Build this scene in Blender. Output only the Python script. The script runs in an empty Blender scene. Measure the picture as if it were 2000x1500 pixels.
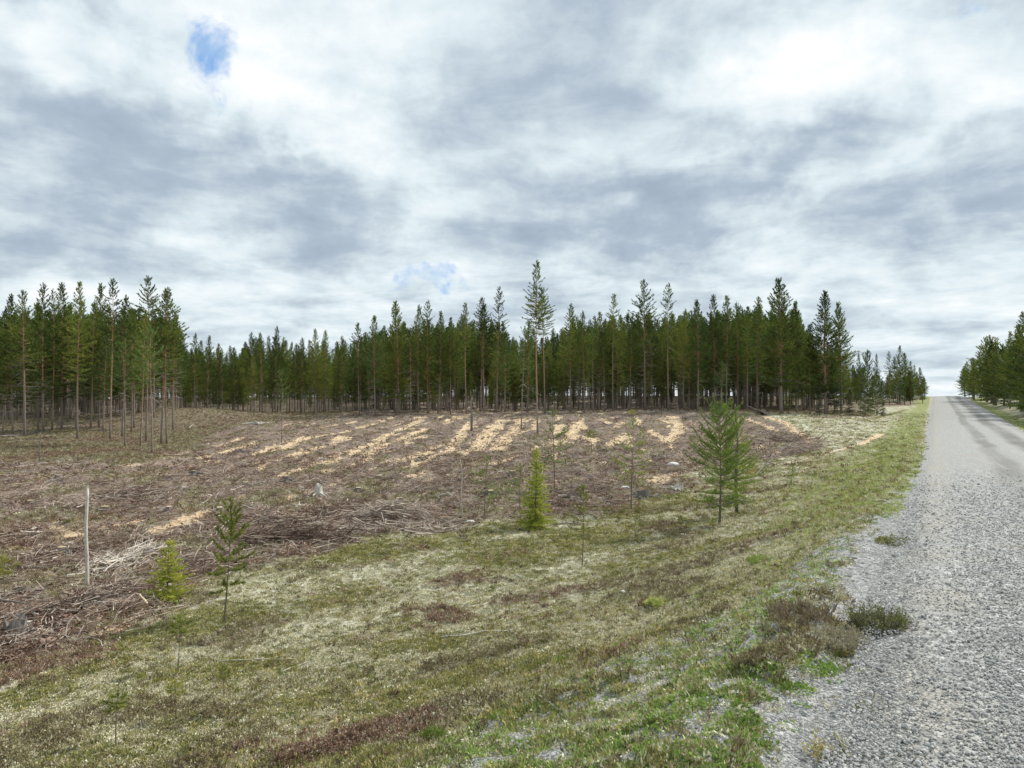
import bpy, math, random
import numpy as np
from mathutils import Vector, Matrix

random.seed(7)
RNG = np.random.default_rng(11)
scene = bpy.context.scene
COL = scene.collection
R = math.radians

# ------------------------------------------------------------------ camera
CAMZ = 1.6
F = 1444.0                       # focal length in photo pixels (2000 wide)
PITCH = math.atan(35.0 / F)
cam_d = bpy.data.cameras.new('camera')
cam_d.sensor_width = 36.0
cam_d.lens = 36.0 * F / 2000.0
cam_d.clip_start = 0.05
cam_d.clip_end = 3000.0
cam = bpy.data.objects.new('camera', cam_d)
COL.objects.link(cam)
cam.location = (0, 0, CAMZ)
cam.rotation_euler = (R(90) + PITCH, 0, 0)
scene.camera = cam

# ------------------------------------------------------------------ light
SUN_AZ = R(62)      # to the right of the view direction (+Y)
SUN_EL = R(43)
world = bpy.data.worlds.new('World')
scene.world = world
world.use_nodes = True
sun_d = bpy.data.lights.new('sun', 'SUN')
sun_d.energy = 3.8
sun_d.angle = R(6)
sun_d.color = (1.0, 0.955, 0.88)
sun = bpy.data.objects.new('sun', sun_d)
COL.objects.link(sun)
sd = Vector((math.sin(SUN_AZ) * math.cos(SUN_EL), math.cos(SUN_AZ) * math.cos(SUN_EL), math.sin(SUN_EL)))
sun.rotation_euler = sd.to_track_quat('Z', 'Y').to_euler()
sun.location = (20, 10, 60)
scene.view_settings.view_transform = 'Standard'
scene.view_settings.look = 'None'
scene.view_settings.gamma = 1.0
scene.view_settings.exposure = 0.22
scene.view_settings.use_curve_mapping = False
scene.cycles.max_bounces = 5
scene.cycles.diffuse_bounces = 3
scene.cycles.transparent_max_bounces = 4


class NT:
    """tiny helper to write node trees"""
    def __init__(self, tree):
        self.t = tree
        tree.nodes.clear()

    def n(self, typ, ins=None, **props):
        nd = self.t.nodes.new(typ)
        for k, v in props.items():
            setattr(nd, k, v)
        for k, v in (ins or {}).items():
            self.put(nd.inputs[k], v)
        return nd

    def put(self, sock, v):
        if hasattr(v, 'is_output') or isinstance(v, bpy.types.NodeSocket):
            self.t.links.new(v, sock)
        else:
            if isinstance(v, (tuple, list)) and len(v) == 3 and sock.type == 'RGBA':
                v = tuple(v) + (1.0,)
            sock.default_value = v

    def math(self, op, a, b=0.0, c=0.0, clamp=False):
        nd = self.n('ShaderNodeMath', {0: a, 1: b, 2: c}, operation=op)
        nd.use_clamp = clamp
        return nd.outputs[0]

    def mix(self, f, a, b, blend='MIX'):
        nd = self.t.nodes.new('ShaderNodeMix')
        nd.data_type = 'RGBA'
        nd.blend_type = blend
        nd.clamp_factor = True
        self.put(nd.inputs[0], f)
        self.put(nd.inputs[6], a)
        self.put(nd.inputs[7], b)
        return nd.outputs[2]

    def noise(self, vec, scale, detail=4.0, rough=0.55, dist=0.0):
        return self.n('ShaderNodeTexNoise', {'Vector': vec, 'Scale': scale, 'Detail': detail, 'Roughness': rough, 'Distortion': dist}).outputs['Fac']

    def ramp(self, fac, stops):
        nd = self.n('ShaderNodeValToRGB', {'Fac': fac})
        cr = nd.color_ramp
        while len(cr.elements) < len(stops):
            cr.elements.new(0.5)
        for e, (p, c) in zip(cr.elements, stops):
            e.position = p
            e.color = tuple(c) + (1.0,) if len(c) == 3 else c
        return nd.outputs['Color']

    def map(self, v, a, b, c=0.0, d=1.0, smooth=True):
        nd = self.n('ShaderNodeMapRange', {'Value': v, 'From Min': a, 'From Max': b, 'To Min': c, 'To Max': d})
        if smooth:
            nd.interpolation_type = 'SMOOTHSTEP'
        return nd.outputs['Result']


# ---- sky: Nishita blue behind a broken stratocumulus deck
w = NT(world.node_tree)
gen = w.n('ShaderNodeTexCoord').outputs['Generated']
sky = w.n('ShaderNodeTexSky', sky_type='NISHITA')
sky.sun_disc = False
sky.sun_elevation = SUN_EL
sky.sun_rotation = SUN_AZ
sky.altitude = 200
sky.dust_density = 0.6
sep = w.n('ShaderNodeSeparateXYZ', {0: gen})
dx, dy, dz = sep.outputs
zc = w.math('MAXIMUM', dz, 0.0)
den = w.math('ADD', zc, 0.15)
px_ = w.math('DIVIDE', dx, den)
py_ = w.math('DIVIDE', dy, den)
plane = w.n('ShaderNodeCombineXYZ', {0: px_, 1: py_, 2: 3.3}).outputs[0]
warp = w.n('ShaderNodeTexNoise', {'Vector': plane, 'Scale': 0.9, 'Detail': 3.0})
wv = w.n('ShaderNodeVectorMath', {0: warp.outputs['Color'], 1: (0.5, 0.5, 0.5)}, operation='SUBTRACT').outputs[0]
wv = w.n('ShaderNodeVectorMath', {0: wv, 'Scale': 0.55}, operation='SCALE').outputs[0]
pl2 = w.n('ShaderNodeVectorMath', {0: plane, 1: wv}, operation='ADD').outputs[0]
big = w.noise(pl2, 0.75, 3.0, 0.5)
mid = w.noise(pl2, 2.4, 8.0, 0.58)
small = w.noise(pl2, 6.5, 8.0, 0.62)
fine = w.noise(gen, 9.0, 6.0, 0.6, 0.3)
# tangent-plane coordinates about +Y, for where the big banks of cloud hang
sy = w.math('MAXIMUM', dy, 0.05)
ta = w.math('DIVIDE', dx, sy)
tb = w.math('DIVIDE', dz, sy)
wsm = w.n('ShaderNodeTexNoise', {'Vector': gen, 'Scale': 5.0, 'Detail': 5.0, 'Roughness': 0.6})
wsp = w.n('ShaderNodeVectorMath', {0: wsm.outputs['Color'], 1: (0.5, 0.5, 0.5)}, operation='SUBTRACT').outputs[0]
wsp = w.n('ShaderNodeVectorMath', {0: wsp, 'Scale': 0.24}, operation='SCALE').outputs[0]
tp = w.n('ShaderNodeCombineXYZ', {0: ta, 1: tb, 2: 0.0}).outputs[0]
tp = w.n('ShaderNodeVectorMath', {0: tp, 1: wsp}, operation='ADD').outputs[0]
tp = w.n('ShaderNodeVectorMath', {0: tp, 1: (1, 1, 0)}, operation='MULTIPLY').outputs[0]


def blob(px, py, rx, ry, ang):
    a0, b0 = (px - 1000) / F, (785 - py) / F
    m = w.n('ShaderNodeMapping', {'Vector': tp, 'Location': (a0, b0, 0), 'Rotation': (0, 0, R(ang)), 'Scale': (rx / F, ry / F, 1)}, vector_type='TEXTURE')
    g = w.n('ShaderNodeTexGradient', {'Vector': m.outputs[0]}, gradient_type='SPHERICAL')
    return w.math('SMOOTH_MIN', g.outputs['Fac'], 0.75, 0.3)


acc = 0.0
for (px, py, rx, ry, ang, amp) in [
        (180, 240, 520, 150, -10, -.55), (560, 400, 620, 110, -4, -.55), (40, 400, 300, 120, 0, -.35),
        (240, 40, 330, 130, -25, -.6), (130, 480, 330, 70, 0, -.45), (1000, 310, 400, 240, -10, -.16),
        (1560, 330, 620, 110, 21, -.75), (1150, 430, 420, 95, 8, -.55), (1950, 330, 380, 110, 15, -.5), (1000, 515, 500, 50, 2, -.4),
        (1850, 440, 420, 90, 5, -.3), (1400, 60, 420, 100, 10, -.25), (1600, 490, 500, 40, 3, -.25), (900, 120, 260, 180, 0, -.12),
        (60, 70, 190, 110, 0, .55), (330, 150, 470, 100, -22, .75), (680, 60, 520, 150, 0, .35), (600, 210, 330, 120, -25, .5),
        (760, 360, 330, 110, -32, .5), (1565, 180, 230, 150, -10, .85), (1750, 110, 480, 160, 8, .55), (1820, 250, 420, 70, 28, .45), (1700, 310, 300, 60, 25, .5),
        (1450, 420, 240, 60, 5, .45), (350, 470, 300, 40, 5, .35), (500, 300, 120, 40, 10, .3), (960, 430, 200, 50, 0, .3),
        (1250, 500, 500, 45, 2, .35), (1750, 480, 500, 40, 3, .3), (1700, 580, 500, 50, 0, .25), (300, 560, 700, 60, 0, .25)]:
    acc = w.math('MULTIPLY_ADD', blob(px, py, rx, ry, ang), amp, acc)
front = w.map(dy, 0.1, 0.45)
acc = w.math('MULTIPLY', acc, front)
v = w.math('MULTIPLY_ADD', w.math('SUBTRACT', big, 0.5), 0.7, 0.555)
v = w.math('MULTIPLY_ADD', w.math('SUBTRACT', mid, 0.5), 1.3, v)
v = w.math('MULTIPLY_ADD', w.math('SUBTRACT', small, 0.5), 0.45, v)
v = w.math('MULTIPLY_ADD', w.math('SUBTRACT', fine, 0.5), 0.7, v)
v = w.math('MULTIPLY_ADD', acc, 0.6, v)
hz = w.map(dz, 0.0, 0.14, 0.12, 0.0)
v = w.math('ADD', v, hz)
cc = w.ramp(v, [(0.0, (3.2, 3.9, 4.75)), (0.25, (3.85, 4.6, 5.45)), (0.44, (5.0, 5.8, 6.45)), (0.66, (6.5, 7.4, 7.8)), (1.0, (8.6, 8.85, 9.0))])
hole = w.math('MAXIMUM', blob(405, 95, 90, 130, -20), 0.0)
hole = w.math('MAXIMUM', hole, w.math('MULTIPLY', blob(440, 150, 60, 60, 0), 0.8))
hole = w.math('MAXIMUM', hole, w.math('MULTIPLY', blob(860, 575, 260, 18, 0), 0.5))
hole = w.math('MAXIMUM', hole, w.math('MULTIPLY', blob(1960, 5, 120, 50, 0), 0.4))
hole = w.math('MULTIPLY', hole, front)
hole = w.map(w.math('MULTIPLY_ADD', w.math('SUBTRACT', w.noise(gen, 13, 7, 0.68, 0.6), 0.5), 1.7, hole), 0.2, .85)
gap = w.math('MULTIPLY', w.map(big, 0.36, 0.29), w.math('SUBTRACT', 1.0, front))
hole = w.math('MAXIMUM', hole, gap)
blue = w.mix(0.7, sky.outputs[0], (2.3, 4.6, 8.4))
csum = w.mix(hole, cc, blue)
below = w.map(dz, -0.02, 0.0)
csum = w.mix(below, (2.2, 2.4, 2.2), csum)
bg = w.n('ShaderNodeBackground', {'Color': csum, 'Strength': 0.1})
w.n('ShaderNodeOutputWorld', {'Surface': bg.outputs[0]})

# ------------------------------------------------------------------ numpy noise
PERM = np.random.default_rng(3).permutation(512).astype(np.int64)
PERM = np.concatenate([PERM, PERM])
GA = np.random.default_rng(5).uniform(0, 2 * np.pi, 512)
GX, GY = np.cos(GA), np.sin(GA)


def perlin(x, y):
    xi = np.floor(x).astype(np.int64); yi = np.floor(y).astype(np.int64)
    xf = x - xi; yf = y - yi
    u = xf * xf * xf * (xf * (xf * 6 - 15) + 10)
    v = yf * yf * yf * (yf * (yf * 6 - 15) + 10)

    def g(ix, iy, fx, fy):
        h = PERM[(PERM[ix & 511] + iy) & 511]
        return GX[h] * fx + GY[h] * fy
    n00 = g(xi, yi, xf, yf); n10 = g(xi + 1, yi, xf - 1, yf)
    n01 = g(xi, yi + 1, xf, yf - 1); n11 = g(xi + 1, yi + 1, xf - 1, yf - 1)
    return (n00 * (1 - u) + n10 * u) * (1 - v) + (n01 * (1 - u) + n11 * u) * v


def fbm(x, y, s, octaves=3, gain=0.5):
    a, t = 1.0, 0.0
    fx, fy = x / s, y / s
    for k in range(octaves):
        t = t + a * perlin(fx + 17.3 * k, fy - 9.1 * k)
        fx, fy = fx * 2.03, fy * 2.03
        a *= gain
    return t


def sstep(a, b, x):
    t = np.clip((x - a) / (b - a), 0, 1)
    return t * t * (3 - 2 * t)


# ------------------------------------------------------------------ terrain
RA = R(29.8)
RS, RC = math.sin(RA), math.cos(RA)


def uv(x, y):
    return x * RS + y * RC, x * RC - y * RS


def xy(u, v):
    return u * RS + v * RC, u * RC - v * RS


_pu = np.array([-60, -20, 0, 9, 16, 30, 45, 58, 83, 113, 151, 184, 200, 230, 270, 330, 420])
_pz = np.array([.0, .0, .0, .05, -.08, -.48, -.66, -.70, -.15, .62, 1.62, 2.75, 3.0, 2.8, 1.8, .6, .0])
_tu = np.linspace(-60, 420, 1921)
_tz = np.interp(_tu, _pu, _pz)
_k = np.exp(-0.5 * (np.arange(-60, 61) / 20.0) ** 2); _k /= _k.sum()
_tz = np.convolve(np.pad(_tz, 60, mode='edge'), _k, mode='valid')


def zroad(u):
    return np.interp(u, _tu, _tz)


CTL = []


def ctl(px, py, Y):
    a = (px - 1000) / F; b = (750 - py) / F
    d = (a, math.cos(PITCH) - b * math.sin(PITCH), math.sin(PITCH) + b * math.cos(PITCH))
    t = Y / d[1]
    CTL.append((d[0] * t, Y, CAMZ + d[2] * t))


for c in [(0, 1500, 6.3), (0, 1300, 10), (0, 1200, 12.5), (0, 1100, 16.5), (0, 1000, 24), (0, 950, 30), (0, 905, 40), (0, 875, 50), (0, 852, 60),
          (500, 1500, 6), (500, 1300, 9.6), (500, 1200, 12.3), (500, 1100, 16.2), (500, 1000, 23.5), (500, 950, 29), (500, 900, 38), (500, 870, 47), (500, 848, 56), (520, 828, 67), (560, 816, 79),
          (450, 803, 80), (380, 798, 80), (345, 800, 76), (300, 845, 66), (420, 815, 74), (250, 868, 54), (330, 868, 55), (180, 845, 62),
          (1000, 1500, 4.2), (1000, 1400, 5.6), (1000, 1300, 8), (1000, 1200, 11.3), (1000, 1100, 15.5), (1000, 1000, 22.5), (1000, 950, 28), (1000, 900, 37), (1000, 870, 46), (1000, 850, 55), (1000, 830, 65), (1000, 809, 80),
          (750, 870, 47), (750, 840, 60), (750, 822, 72), (760, 811, 80), (680, 814, 80), (880, 809, 80),
          (1200, 870, 45), (1200, 832, 64), (1200, 806, 80), (1300, 803, 80),
          (1400, 1100, 12.5), (1400, 1030, 18), (1400, 1000, 21.5), (1400, 950, 28), (1400, 900, 37), (1400, 870, 45), (1400, 850, 54), (1400, 828, 64), (1400, 805, 80), (1250, 1250, 7.8), (1200, 1100, 14.6),
          (1600, 1000, 16.5), (1600, 950, 23), (1600, 900, 33), (1600, 870, 42), (1600, 850, 50), (1600, 830, 60), (1590, 812, 72), (1580, 804, 85),
          (1500, 1130, 9.2), (1380, 1300, 5.6), (1250, 1450, 4.1), (1600, 1150, 7.2),
          (1700, 900, 30), (1700, 860, 45), (1700, 830, 62), (1700, 810, 80), (1700, 795, 100), (1730, 783, 130), (1770, 778, 155),
          (1500, 789, 115), (1300, 792, 115), (1600, 788, 120)]:
    ctl(*c)
for X, Y, Z in [(-35, 95, .2), (-60, 90, -.6), (-60, 60, -1.3), (-60, 30, -1.9), (-30, 10, -2), (-12, 0, -2), (-8, -10, -2), (-4.5, -2, -1.5), (-60, 0, -2),
                (-20, 130, 1.0), (0, 105, .5), (0, 140, 1.3), (-60, 140, 1.0), (40, 150, 2.2), (-100, 60, -1), (-100, 140, .8), (60, 190, 3.2), (0, 190, 3.2), (-80, 200, 2.8), (-110, 170, 2.2), (-40, -30, -2), (-2.4, 1.2, -.75), (-3.4, 2.6, -1.15), (-120, -40, -2)]:
    CTL.append((X, Y, Z))
for u in list(np.arange(-30, 24, 3.0)) + list(np.arange(24, 80, 6.0)) + list(np.arange(80, 260, 14.0)):
    x_, y_ = xy(u, -1.0)
    CTL.append((x_, y_, float(zroad(u)) - 0.08))
CTL = np.array(CTL)
_c2 = 2.5 ** 2


def _phi(dx, dy):
    return np.sqrt(dx * dx + dy * dy + _c2)


_n = len(CTL)
_A = np.ones((_n + 1, _n + 1)); _A[-1, -1] = 0
_A[:_n, :_n] = _phi(CTL[:, None, 0] - CTL[None, :, 0], CTL[:, None, 1] - CTL[None, :, 1]) + np.eye(_n) * -0.12
_W = np.linalg.solve(_A, np.append(CTL[:, 2], 0))


def zfield(x, y):
    out = np.full(x.shape, _W[-1])
    for i in range(_n):
        out += _W[i] * _phi(x - CTL[i, 0], y - CTL[i, 1])
    return out


def base_h(x, y):
    x = np.asarray(x, float); y = np.asarray(y, float)
    u, v = uv(x, y)
    zr = zroad(u)
    left = zfield(x, y)
    far = sstep(230, 420, np.hypot(x, y))
    left = left * (1 - far)
    right = zr - 0.38 * sstep(5.0, 7.0, v) + 0.75 * sstep(7.0, 11.5, v) + 0.8 * sstep(12, 40, v)
    right = right * (1 - far)
    z = left + (zr - left) * sstep(-1.7, -0.8, v)
    return np.where(v > 4.5, right, z)


def rays(px, py):
    a = (px - 1000) / F; b = (750 - py) / F
    return np.array([a, math.cos(PITCH) - b * math.sin(PITCH), math.sin(PITCH) + b * math.cos(PITCH)])


_ys = np.concatenate([np.arange(1.5, 20, 0.04), np.arange(20, 200, 0.25)])


def ga(px, py, fn=None):
    """where the sight line through a photo point meets the ground"""
    d = rays(px, py)
    t = _ys / d[1]
    X, Z = d[0] * t, CAMZ + d[2] * t
    h = (fn or base_h)(X, _ys)
    below = np.nonzero(Z < h)[0]
    if len(below) == 0:
        i = np.argmin(Z - h)
    else:
        i = below[0]
    return float(X[i]), float(_ys[i])


def gat(pts):
    return np.array([ga(*p) for p in pts])


# clearing outline on the ground
BOT = [(-300, 1290), (0, 1290), (150, 1262), (280, 1200), (335, 1168), (480, 1110), (640, 1078), (700, 1052), (850, 1040), (950, 1022), (1130, 1012), (1200, 992),
       (1340, 958), (1370, 915), (1480, 905), (1600, 882), (1592, 852), (1480, 812)]
LFT = [(600, 822), (450, 834), (400, 856), (370, 888), (250, 906), (130, 897), (0, 905), (-300, 905)]
CUT = np.vstack([gat(BOT), [(34, 150), (-22, 150)], gat(LFT)])


def poly_sd(x, y, P):
    """signed distance to polygon, positive inside"""
    d = np.full(x.shape, 1e9); ins = np.zeros(x.shape, bool)
    n = len(P)
    for i in range(n):
        ax, ay = P[i]; bx, by = P[(i + 1) % n]
        ex, ey = bx - ax, by - ay
        t = np.clip(((x - ax) * ex + (y - ay) * ey) / (ex * ex + ey * ey + 1e-9), 0, 1)
        d = np.minimum(d, (x - ax - t * ex) ** 2 + (y - ay - t * ey) ** 2)
        c = ((ay > y) != (by > y)) & (x < (bx - ax) * (y - ay) / (by - ay + 1e-12) + ax)
        ins ^= c
    d = np.sqrt(d)
    return np.where(ins, d, -d)


def line_d(x, y, P):
    d = np.full(x.shape, 1e9)
    for i in range(len(P) - 1):
        ax, ay = P[i]; bx, by = P[i + 1]
        ex, ey = bx - ax, by - ay
        t = np.clip(((x - ax) * ex + (y - ay) * ey) / (ex * ex + ey * ey + 1e-9), 0, 1)
        d = np.minimum(d, (x - ax - t * ex) ** 2 + (y - ay - t * ey) ** 2)
    return np.sqrt(d)


# scarified furrows with bare sand: (half width m, strength, photo points)
FUR = [(.55, 1, (720, 873), (760, 850), (800, 833), (826, 815)), (.5, .9, (640, 905), (720, 885), (770, 862), (832, 838)), (.45, .9, (690, 890), (706, 875)),
       (.45, .9, (750, 907), (810, 890), (850, 879)), (.45, .85, (800, 912), (850, 893), (882, 878), (900, 852), (920, 824)),
       (.75, 1, (930, 882), (945, 862), (955, 842)), (.5, .9, (955, 842), (978, 820)), (.6, 1, (968, 880), (985, 860), (1005, 838), (1019, 819)),
       (.5, .9, (870, 823), (895, 812), (918, 811)), (.35, .8, (975, 905), (1030, 885), (1085, 863)), (.6, 1, (1110, 868), (1120, 845), (1130, 825)),
       (.5, .9, (1090, 848), (1098, 830)), (.45, .9, (1150, 853), (1172, 860)), (.3, .8, (655, 937), (740, 914)), (.35, .7, (790, 938), (832, 922)), (.35, .7, (850, 935), (885, 926)),
       (.45, .9, (536, 880), (600, 853)), (.4, .9, (568, 895), (650, 868), (668, 850)), (.35, .85, (500, 918), (560, 892), (600, 878)), (.35, .8, (240, 915), (320, 898), (375, 883)), (.35, .8, (425, 872), (480, 855)),
       (.6, 1, (1292, 818), (1314, 814), (1332, 838)), (.6, 1, (1332, 838), (1314, 852), (1302, 866)), (.5, .9, (1196, 872), (1218, 850)), (.45, .9, (1200, 835), (1216, 826)), (.45, .9, (1268, 840), (1290, 853)),
       (.35, .95, (1450, 814), (1500, 832), (1524, 843)), (.4, 1, (1488, 811), (1530, 824), (1562, 846), (1584, 865), (1560, 878)), (.28, .7, (1525, 910), (1620, 885), (1680, 868), (1722, 848)),
       (.5, .8, (1270, 940), (1312, 926)), (.4, .7, (1130, 905), (1160, 902)), (.35, .9, (95, 1030), (160, 1048)), (.35, .7, (210, 1032), (272, 1014)), (.35, .85, (300, 1042), (350, 1022), (405, 1000)),
       (.35, .6, (0, 1055), (68, 1070)), (.3, .6, (45, 905), (135, 900)), (.2, .8, (205, 1238), (292, 1205)), (.25, .5, (20, 1288), (100, 1255)), (.25, .5, (100, 1225), (172, 1195)), (.2, .8, (598, 1090), (640, 1078)),
       (.35, .6, (545, 930), (620, 905), (700, 872)), (.3, .6, (440, 905), (520, 878), (560, 862)), (.3, .6, (560, 975), (640, 952), (700, 940)), (.3, .5, (380, 940), (470, 915)),
       (.3, .6, (380, 905), (460, 880), (500, 862)), (.4, .6, (700, 835), (752, 822)), (.35, .5, (600, 842), (660, 828)), (.4, .6, (1040, 838), (1052, 818)), (.35, .6, (1150, 822), (1200, 815)),
       (.35, .6, (1380, 815), (1420, 808)), (.3, .5, (820, 965), (900, 950)), (.35, .5, (1040, 950), (1110, 935)), (.3, .6, (455, 975), (530, 955)), (.35, .5, (1180, 940), (1260, 932)), (.3, .5, (130, 960), (210, 945)), (.3, .5, (250, 985), (330, 965)),
       (.3, .5, (330, 925), (420, 900)), (.3, .6, (620, 925), (700, 905)), (.3, .5, (920, 915), (990, 898))]
FUR = [(a, s, gat(p)) for a, s, *p in FUR]

# plant patches: (kind, half width m, photo points)
PATCH = [('heather', .30, (570, 1495), (720, 1450), (900, 1385)), ('heather', .25, (880, 1300), (960, 1285), (1045, 1262)), ('heather', .35, (1000, 1175), (1160, 1155), (1300, 1120), (1430, 1082)),
         ('heather', .25, (1400, 1085), (1500, 1055), (1560, 1040)), ('moss', .8, (690, 1085), (850, 1062), (950, 1045)), ('heather', .5, (1130, 1005), (1210, 1000), (1420, 990)), ('moss', .8, (1180, 1000), (1400, 985)),
         ('moss', .45, (60, 1210), (250, 1215), (330, 1180)), ('moss', .4, (760, 1390), (850, 1350)), ('moss', .5, (260, 1255), (380, 1215), (450, 1190)), ('moss', .35, (0, 1385), (130, 1330), (200, 1300)), ('heather', .4, (0, 1480), (120, 1420), (260, 1390)), ('heather', .35, (0, 1340), (60, 1310)),
         ('lichen', .5, (700, 1120), (900, 1080), (1150, 1075)), ('lichen', .5, (800, 1190), (1000, 1130), (1150, 1110)), ('lichen', .4, (300, 1480), (520, 1420), (700, 1400)), ('lichen', 2.2, (1560, 880), (1640, 850), (1720, 830)), ('lichen', .35, (60, 1340), (160, 1340)),
         ('moss', .35, (780, 1270), (850, 1255)), ('moss', .3, (480, 1300), (560, 1290)), ('gpatch', .38, (1060, 1490), (1250, 1440), (1420, 1340), (1500, 1290)), ('gpatch', .25, (880, 1480), (1000, 1400), (1180, 1330)), ('gpatch', .18, (1500, 1340), (1590, 1290)), ('gpatch', .3, (1330, 1480), (1450, 1440)), ('gpatch', .2, (1380, 1230), (1480, 1180)), ('gpatch', .9, (1650, 1010), (1740, 940), (1800, 870)), ('heather', .16, (1500, 1310), (1590, 1270), (1660, 1225)), ('heather', .12, (1530, 1240), (1600, 1190), (1660, 1160)), ('heather', 3.5, (1660, 793), (1770, 786)), ('heather', .12, (1080, 1380), (1200, 1340)),
         ('moss', .3, (1000, 1400), (1180, 1350)), ('moss', .7, (30, 1075), (110, 1045)), ('moss', 1.5, (1000, 1080), (1130, 1055)), ('heather', .2, (620, 1085), (560, 1110)),
         ('moss', .35, (1700, 820), (1770, 800)), ('heather', 1.2, (1600, 815), (1690, 812)), ('heather', 3.0, (0, 875), (120, 880), (230, 885), (330, 880)), ('heather', 4.0, (340, 845), (420, 825), (500, 820)), ('moss', .9, (120, 845), (200, 850))]
PATCH = [(k, a, gat(p)) for k, a, *p in PATCH]


FA = R(4.0)


def masks(x, y):
    x = np.asarray(x, float); y = np.asarray(y, float)
    m = {}
    n1 = fbm(x, y, 1.3, 3); n2 = fbm(x + 40, y, 0.35, 2); n3 = fbm(x - 70, y + 20, 5.0, 3)
    nf = fbm(x - 11, y * .8 + 3, .22, 2)
    u, v = uv(x, y)
    r = np.hypot(x, y)
    sdv = poly_sd(x, y, CUT) + n1 * 0.9
    cut = sstep(-0.25, 0.45, sdv)
    s = np.zeros_like(x); trough = np.zeros_like(x)
    for a, st, P in FUR:
        lo = P.min(0) - 2.5; hi = P.max(0) + 2.5
        ok = (x > lo[0]) & (x < hi[0]) & (y > lo[1]) & (y < hi[1])
        if not ok.any():
            continue
        d = line_d(x[ok], y[ok], P)
        j = d + n1[ok] * .5 * a + n2[ok] * .8 * a + nf[ok] * .6 * a
        s[ok] = np.maximum(s[ok], min(1, st * 1.15) * sstep(a * 1.02, a * .72, j))
        trough[ok] = np.maximum(trough[ok], np.exp(-(d / (a * 1.1)) ** 2) - .75 * np.exp(-((d - a * 2.0) / (a * .7)) ** 2))
    q = x * math.cos(FA) - y * math.sin(FA) + n3 * 1.0
    row = .5 - .5 * np.sin(q * 2 * np.pi / 2.4)
    run = fbm(x * 1.0 + 7, y * .28 - 4, 1.6, 3)
    s2 = sstep(.79, .89, row + nf * .14 + n2 * .08) * sstep(-.02, .10, run) * sstep(33, 40, y) * sstep(-23, -18, x) * sstep(20, 12, x) * cut
    s = np.maximum(s, s2 * .95)
    m['row'] = q
    m['sand'] = np.clip(s, 0, 1) * (1 - .7 * sstep(.28, .42, fbm(x + 61, y * .5 - 8, .8, 3)))
    m['trough'] = trough
    # gravel: road, shoulder and scree on the near bank
    ed = np.interp(u, [0, 5, 6.7, 8, 9.5, 16], [-3.3, -3.05, -2.5, -1.6, -1.05, -.6]) + n1 * .5 + n2 * .35
    g = sstep(ed - .35, ed + .25, v) * sstep(6.3, 5.4, v + n1 * .3)
    g = np.where(v > 5, g, np.maximum(g, 0))
    m['gravel'] = g
    # green verge
    wv = 2.4 * sstep(8, 22, u) + .2
    gr = sstep(-1.2 - wv - .9, -1.0 - wv * .35, v + n1 * .8) * sstep(-.55, -1.15, v + n2 * .3)
    gr = np.maximum(gr * sstep(7, 18, u) * (.55 + .45 * sstep(-.2, .2, n1 + n2)), .25 * sstep(.0, .35, fbm(x + 9, y - 31, .9, 3) + .1) * sstep(-3.9, -2.2, v) * sstep(-.9, -1.6, v + n1 * .4) * sstep(18, 9, u))
    gr = np.maximum(gr, sstep(5.6, 6.1, v) * sstep(8.5, 7, v + n1))
    m['grass'] = np.clip(gr, 0, 1)
    for k in ('heather', 'moss', 'lichen', 'gpatch'):
        t = np.zeros_like(x)
        for kk, a, P in PATCH:
            if kk != k:
                continue
            lo = P.min(0) - a * 3 - 1; hi = P.max(0) + a * 3 + 1
            ok = (x > lo[0]) & (x < hi[0]) & (y > lo[1]) & (y < hi[1])
            if ok.any():
                d = line_d(x[ok], y[ok], P) / a + n1[ok] * .7 + n2[ok] * .5
                t[ok] = np.maximum(t[ok], sstep(1.35, .65, d))
        m[k] = t
    m['grass'] = np.maximum(m['grass'], (.12 + .88 * (u > 12)) * m['gpatch'] * sstep(-.15, .25, fbm(x + 3, y - 7, .35, 3) + .08))
    tuss = sstep(.0, .16, fbm(x * .9 + 31, y * .42 + 5, 1.5, 4) + .02) * cut * (1 - m['sand'])
    m['tuss'] = tuss
    rnd = fbm(x + 13, y + 77, 2.2, 3)
    heathzone = (1 - cut) * (1 - .8 * sstep(-10, -13, x) * sstep(26, 30, y)) * (1 - np.clip(g, 0, 1))
    m['moss'] = np.maximum(m['moss'], .6 * sstep(.15, .42, rnd) * heathzone)
    m['lichen'] = np.maximum(m['lichen'], .85 * sstep(-.05, .3, -rnd) * heathzone)
    m['heather'] = np.maximum(m['heather'], .7 * sstep(.22, .45, fbm(x - 51, y + 3, 1.6, 3)) * heathzone * (1 - m['grass']))
    m['cut'] = cut * (1 - m['heather'] * (sdv < .6)) * (1 - .72 * tuss)
    m['heather'] = np.maximum(m['heather'], .75 * tuss)
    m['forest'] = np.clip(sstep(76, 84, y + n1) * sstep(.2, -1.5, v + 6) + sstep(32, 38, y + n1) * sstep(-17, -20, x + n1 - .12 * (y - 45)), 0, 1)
    m['n1'] = n1; m['n2'] = n2; m['n3'] = n3; m['u'] = u; m['v'] = v; m['r'] = r
    return m





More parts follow.
